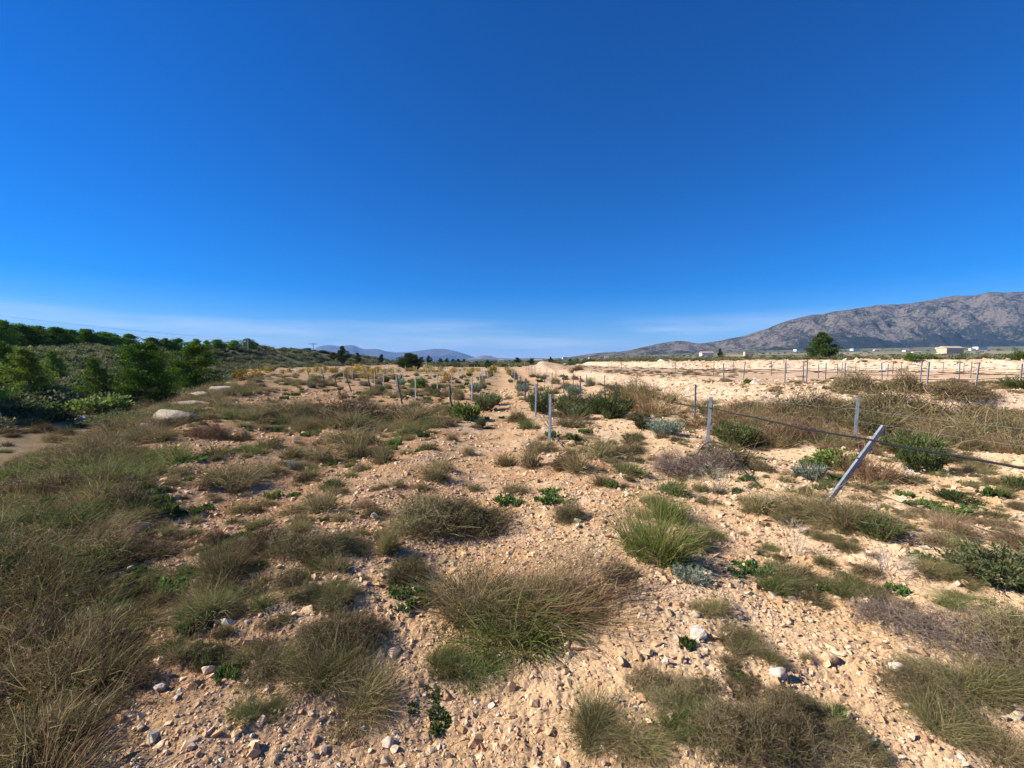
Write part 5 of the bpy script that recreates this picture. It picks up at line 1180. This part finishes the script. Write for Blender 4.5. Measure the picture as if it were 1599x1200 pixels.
def field_grass():
    rng = RS(85); N = 1500; d = 8 * np.exp(rng.uniform(0, 1, N) * math.log(6.5)); u = rng.uniform(-0.72, -0.12, N); x = u * d
    n = fbm(x * 0.22, d * 0.22, 611, 4); ok = in_field(x + 0.4, d) & (n + rng.uniform(-0.25, 0.2, N) > 0.02) & (x < -1.5); ok &= ~((d > 30) & (x > -14)); x, d = x[ok], d[ok]
    scatter('field_grass', np.stack([x, d, height(x, d) - 0.01], -1), rng.uniform(0.09, 0.22, len(x)) * (1 + 0.02 * d), used('olive_c') + used('bank_s')[:1] + used('twig_c')[:1] + used('grass_c')[:1], 'pale dry grass spreading over the left part of the field', 86, rng.uniform(0.7, 1.1, len(x)))
field_grass()
def terrace_scrub():
    rng = RS(91); P = []; S = []
    N = 5200; d = 12 * np.exp(rng.uniform(0, 1, N) * math.log(12)); u = rng.uniform(-0.05, 1.3, N); x = u * d
    s1 = poly_sd(x, d, BANK1, 10); s2 = poly_sd(x, d, BANK2, 7); n = fbm(x * 0.15, d * 0.15, 701, 4)
    ok = (s1 > 1.5) & ((np.abs(s2 - 1.0) > 1.6) | (rng.uniform(0, 1, N) < 0.25)) & (n + rng.uniform(-0.3, 0.35, N) > 0.0 - 0.12 * (s2 > 3)); x, d, s2 = x[ok], d[ok], s2[ok]
    sc = rng.uniform(0.12, 0.32, len(x)) * (1 + 1.3 * (s2 > 3))
    P = np.stack([x, d, height(x, d) - 0.02], -1); hi = s2 > 3
    scatter('terrace_scrub', P[~hi], sc[~hi], used('twig_c')[:3] + used('olive_c')[:2] + used('red_c')[:1], 'dry brown growth on the terrace vineyard', 92, 0.5 * np.ones((~hi).sum()))
    scatter('terrace_scrub', P[hi], sc[hi], used('scrub_o') + used('scrub_b') + used('scrub_d')[:1], 'low scrub on the upper terrace under the lone pine', 93, 0.7 * np.ones(hi.sum()))
    # brown wooded band and dotted bushes of the far plain
    N = 3600; th = rng.uniform(TH(640), math.radians(60), N); R = 120 * np.exp(rng.uniform(0, 1, N) * math.log(19)); x, y = R * np.sin(th), R * np.cos(th)
    n = fbm(x * 0.012, y * 0.02, 711, 4); ok = n + rng.uniform(-0.3, 0.2, N) > 0.05; x, y, R = x[ok], y[ok], R[ok]
    sc = rng.uniform(0.5, 1.5, len(x)) * (1 + R / 900)
    scatter('plain_scrub', np.stack([x, y, height(x, y) - 0.1], -1), sc, used('scrub_d') + used('scrub_b') + used('scrub_o'), 'bushes dotted over the far plain', 94, 0.8 * np.ones(len(x)))
    N = 900; x = rng.uniform(24, 95, N); y = rng.uniform(118, 165, N)
    scatter('brown_thicket', np.stack([x, y, height(x, y) - 0.1], -1), rng.uniform(0.7, 1.4, N), used('scrub_b') + used('brown'), 'reddish-brown thicket on the plain behind the white bank', 95, 1.1 * np.ones(N))
    # reddish wispy grass and scrub at the foot of the first bank
    N = 620; x = rng.uniform(3.5, 15, N); y = rng.uniform(8.5, 15.5, N); s1 = poly_sd(x, y, BANK1, 10); n = fbm(x * 0.5, y * 0.5, 721, 3)
    ok = (s1 < 0.6) & (x > 0.36 * y + 0.6) & (n > -0.12) & (x > 5.0); x, y = x[ok], y[ok]
    scatter('dry_thicket', np.stack([x, y, height(x, y) - 0.02], -1), rng.uniform(0.18, 0.38, len(x)), used('red_c') + used('twig_c')[:2] + used('olive_c')[:1], 'tangled brown dry growth at the foot of the pale bank', 96, rng.uniform(0.8, 1.15, len(x)))
terrace_scrub()

# ------------------------------------------------------------------ buildings, pylon, pole
def wallm(n, c): return plain_mat(n, c, 0.9, 0, 0.12, 1.5, 0.1)
M_WHITE, M_TAN, M_TILE, M_DARK = wallm('whitewash', (0.72, 0.70, 0.66)), wallm('tan_stone_wall', (0.52, 0.40, 0.25)), wallm('clay_tile', (0.42, 0.24, 0.15)), wallm('dark_opening', (0.05, 0.045, 0.04))
def house(px, foot_py, w_px, top_py, label, wall=M_WHITE, roof=M_TILE, flat=False, name='house', ridge=0.35):
    x, y = gp(px, foot_py, 1500); w = w_px / F * y; z = hz(x, y); H = max(foot_py - top_py, 3) / F * y; dp = max(w * 0.6, 3)
    e = bpy.data.objects.new(name, None); COL.objects.link(e); e.location = (x, y, z - 0.3); e.rotation_euler = (0, 0, 0.15 * math.sin(px)); H += 0.3
    hw = H if flat else H * (1 - ridge)
    g = G(); box_g(g, (0, 0, hw / 2), (w, dp, hw)); link('wall', g.mesh('wall', wall), e)
    if flat:
        g = G(); box_g(g, (0, 0, hw + 0.06), (w * 1.03, dp * 1.03, 0.12)); link('roof', g.mesh('roof', roof), e)
    else:
        a, b = w / 2 * 1.06, dp / 2 * 1.08; g = G()
        V = [(-a, -b, hw), (a, -b, hw), (a, b, hw), (-a, b, hw), (-a, 0, H), (a, 0, H)]; g.add(V, (1, 1, 1), [[0, 1, 5, 4], [2, 3, 4, 5], [0, 3, 2, 1]], [[0, 4, 3], [1, 2, 5]]); link('roof', g.mesh('roof', roof), e)
    dh = min(2.1, hw * 0.8); g = G(); box_g(g, (w * 0.12, -dp / 2 - 0.02, dh / 2 + 0.1), (min(1.1, w * 0.16), 0.08, dh)); link('door', g.mesh('door', M_DARK), e)
    for s in (-0.3, 0.34):
        g = G(); box_g(g, (w * s, -dp / 2 - 0.02, hw * 0.58), (min(1.0, w * 0.12), 0.08, min(1.0, hw * 0.3))); link('window', g.mesh('window', M_DARK), e)
    tag(e, label, 'house')
house(1483, 553, 27, 541, 'tan stone hut with a low roof right of the lone pine', M_TAN, wallm('tan_roof', (0.45, 0.36, 0.25)), ridge=0.25, name='stone_hut')
house(1168, 560, 12, 550, 'small ruined tan tower-like hut on the plain', M_TAN, M_TAN, True, 'stone_hut')
house(1103, 556, 18, 549, 'white farmhouse with a brown roof left of the small dark tree')
house(924, 564, 9, 559, 'white cube house on the central plain', M_WHITE, M_WHITE, True); house(934, 564, 10, 560, 'tan-roofed shed attached right of the white cube house', M_TAN, M_TILE)
house(841, 565.5, 13, 561.5, 'grey shed between the small round trees', wallm('grey_wall', (0.4, 0.38, 0.36)), wallm('grey_roof', (0.3, 0.28, 0.27)))
for (px, fy, w, ty, l, fl) in [(1247, 548, 12, 545.5, 'low white building left of the lone pine', True), (1307, 549, 7, 546, 'white house just right of the lone pine', False), (1335, 548, 11, 545.5, 'white building in the gap right of the lone pine', True), (1369, 548.5, 8, 545.5, 'white house below the mountain, left of the stone hut', False),
                              (1415, 549.5, 9, 546.5, 'pair-left white house before the stone hut', False), (1431, 552, 11, 549, 'white house nearest to the stone hut on its left', False), (1530, 547, 14, 542, 'large white house right of the stone hut', True), (1518, 547.5, 7, 544.5, 'small white annex beside the large white house', True), (1467, 545, 9, 541.5, 'orange-roofed farmhouse at the foot of the mountain', False),
                              (882, 561, 8, 558.5, 'far white building on the central plain', True), (947, 559.5, 6, 557, 'far white house above the cube house', True), (738, 564.8, 9, 562.8, 'far white building below the small grey hill', True), (783, 564.5, 8, 561.5, 'far pinkish building right of the small grey hill', False)]:
    house(px, fy, w, ty, l, flat=fl, roof=M_WHITE if fl else M_TILE)
def pylon(px, depth, top_py, label, poles=2, gap=1.3):
    x, y = atd(px, depth); z = hz(x, y); H = CAM_H + (YH - top_py) / F * y - z; e = bpy.data.objects.new('power_pole', None); COL.objects.link(e); e.location = (x, y, z)
    for k in range(poles):
        xx = (k - (poles - 1) / 2) * gap; V, Q = tube([(xx, 0, -0.5), (xx, 0, H * 0.5), (xx * 0.9, 0, H)], [0.22, 0.17, 0.12], 6); link('pole', mesh_np('pole', V, Q, None, None, M_POLE), e)
    g = G(); box_g(g, (0, 0.0, H - 0.5), (3.4, 0.26, 0.22)); link('crossarm', g.mesh('crossarm', M_POLE), e)
    g = G()
    for q in (-1.5, 0, 1.5): 
        V, Q = tube([(q, 0, H - 0.38), (q, 0, H - 0.1)], 0.07, 6); link('insulator', mesh_np('insulator', V, Q, None, None, M_POLE), e)
    tag(e, label, 'power pole'); return x, y, z + H
M_POLE = plain_mat('weathered_pole', (0.30, 0.29, 0.28), 0.8, 0, 0.2, 3)
ax, ay, az = pylon(385, 120, 530, 'twin-legged power pole at the right end of the ridge pines')
pylon(490, 190, 536, 'thin pole on the skyline left of the blue mountain', 1)
for k, (dz, l) in enumerate(((0, 'upper power line sloping down over the ridge pines'), (-0.5, 'lower power line sloping down over the ridge pines'))):
    line_obj('power_line', sag((ax - 80, ay - 42, az + 11 + dz * 6), (ax + (k - 0.5) * 2, ay, az - 0.1 + dz), 1.5, 24), 0.02, M_WIRE, l, 'power line', 'power lines', 4)

# ------------------------------------------------------------------ hazy air
def haze():
    g = G(); box_g(g, (0, 4500, 0), (26000, 30000, 1)); m, N, L = new_mat('hazy_air'); o = N.new('ShaderNodeOutputMaterial'); v = N.new('ShaderNodeVolumePrincipled')
    v.inputs['Color'].default_value = (0.26, 0.52, 1.0, 1); v.inputs['Density'].default_value = HAZE_D; v.inputs['Anisotropy'].default_value = 0.0; L.new(v.outputs[0], o.inputs['Volume'])
    V = np.concatenate(g.V); V[:, 2] = np.where(V[:, 2] > 0, 500, -40)
    ob = link('haze', mesh_np('haze', V, np.concatenate(g.Q), None, None, m)); tag(ob, 'thin blue haze over the plain', None, kind='stuff')
HAZE_D = 7e-5
haze()

# ------------------------------------------------------------------ labels of the plants not described by hand
def finish_labels():
    todo = {}
    for o, key, words, lab, grp, (px, py, w, h) in PLANTS:
        if lab:
            o['label'] = lab
            o['group'] = grp or ('grass tufts' if 'grass' in o.name else 'shrubs and weeds of the field'); continue
        size = 'tiny' if w < 22 else 'small' if w < 45 else 'broad'
        nm, lx_, ly_ = min(LAND, key=lambda l: math.hypot(px - l[1], 2 * (py - l[2]))); dx, dy = px - lx_, 2 * (py - ly_)
        rel = ('right of ' if dx > 0 else 'left of ') if abs(dx) > abs(dy) else ('in front of ' if dy > 0 else 'behind ')
        todo.setdefault((f'{size} {words} {rel}{nm}'), []).append((math.hypot(dx, dy), o, py))
    for base, L in todo.items():
        L.sort(key=lambda q: q[0])
        for k, (_, o, py) in enumerate(L):
            o['label'] = base if len(L) == 1 else base + (', nearest to it' if k == 0 else f', {ORD[k]} nearest to it')
            o['group'] = 'grass tufts' if 'grass' in o.name else 'shrubs and weeds of the field'
finish_labels()
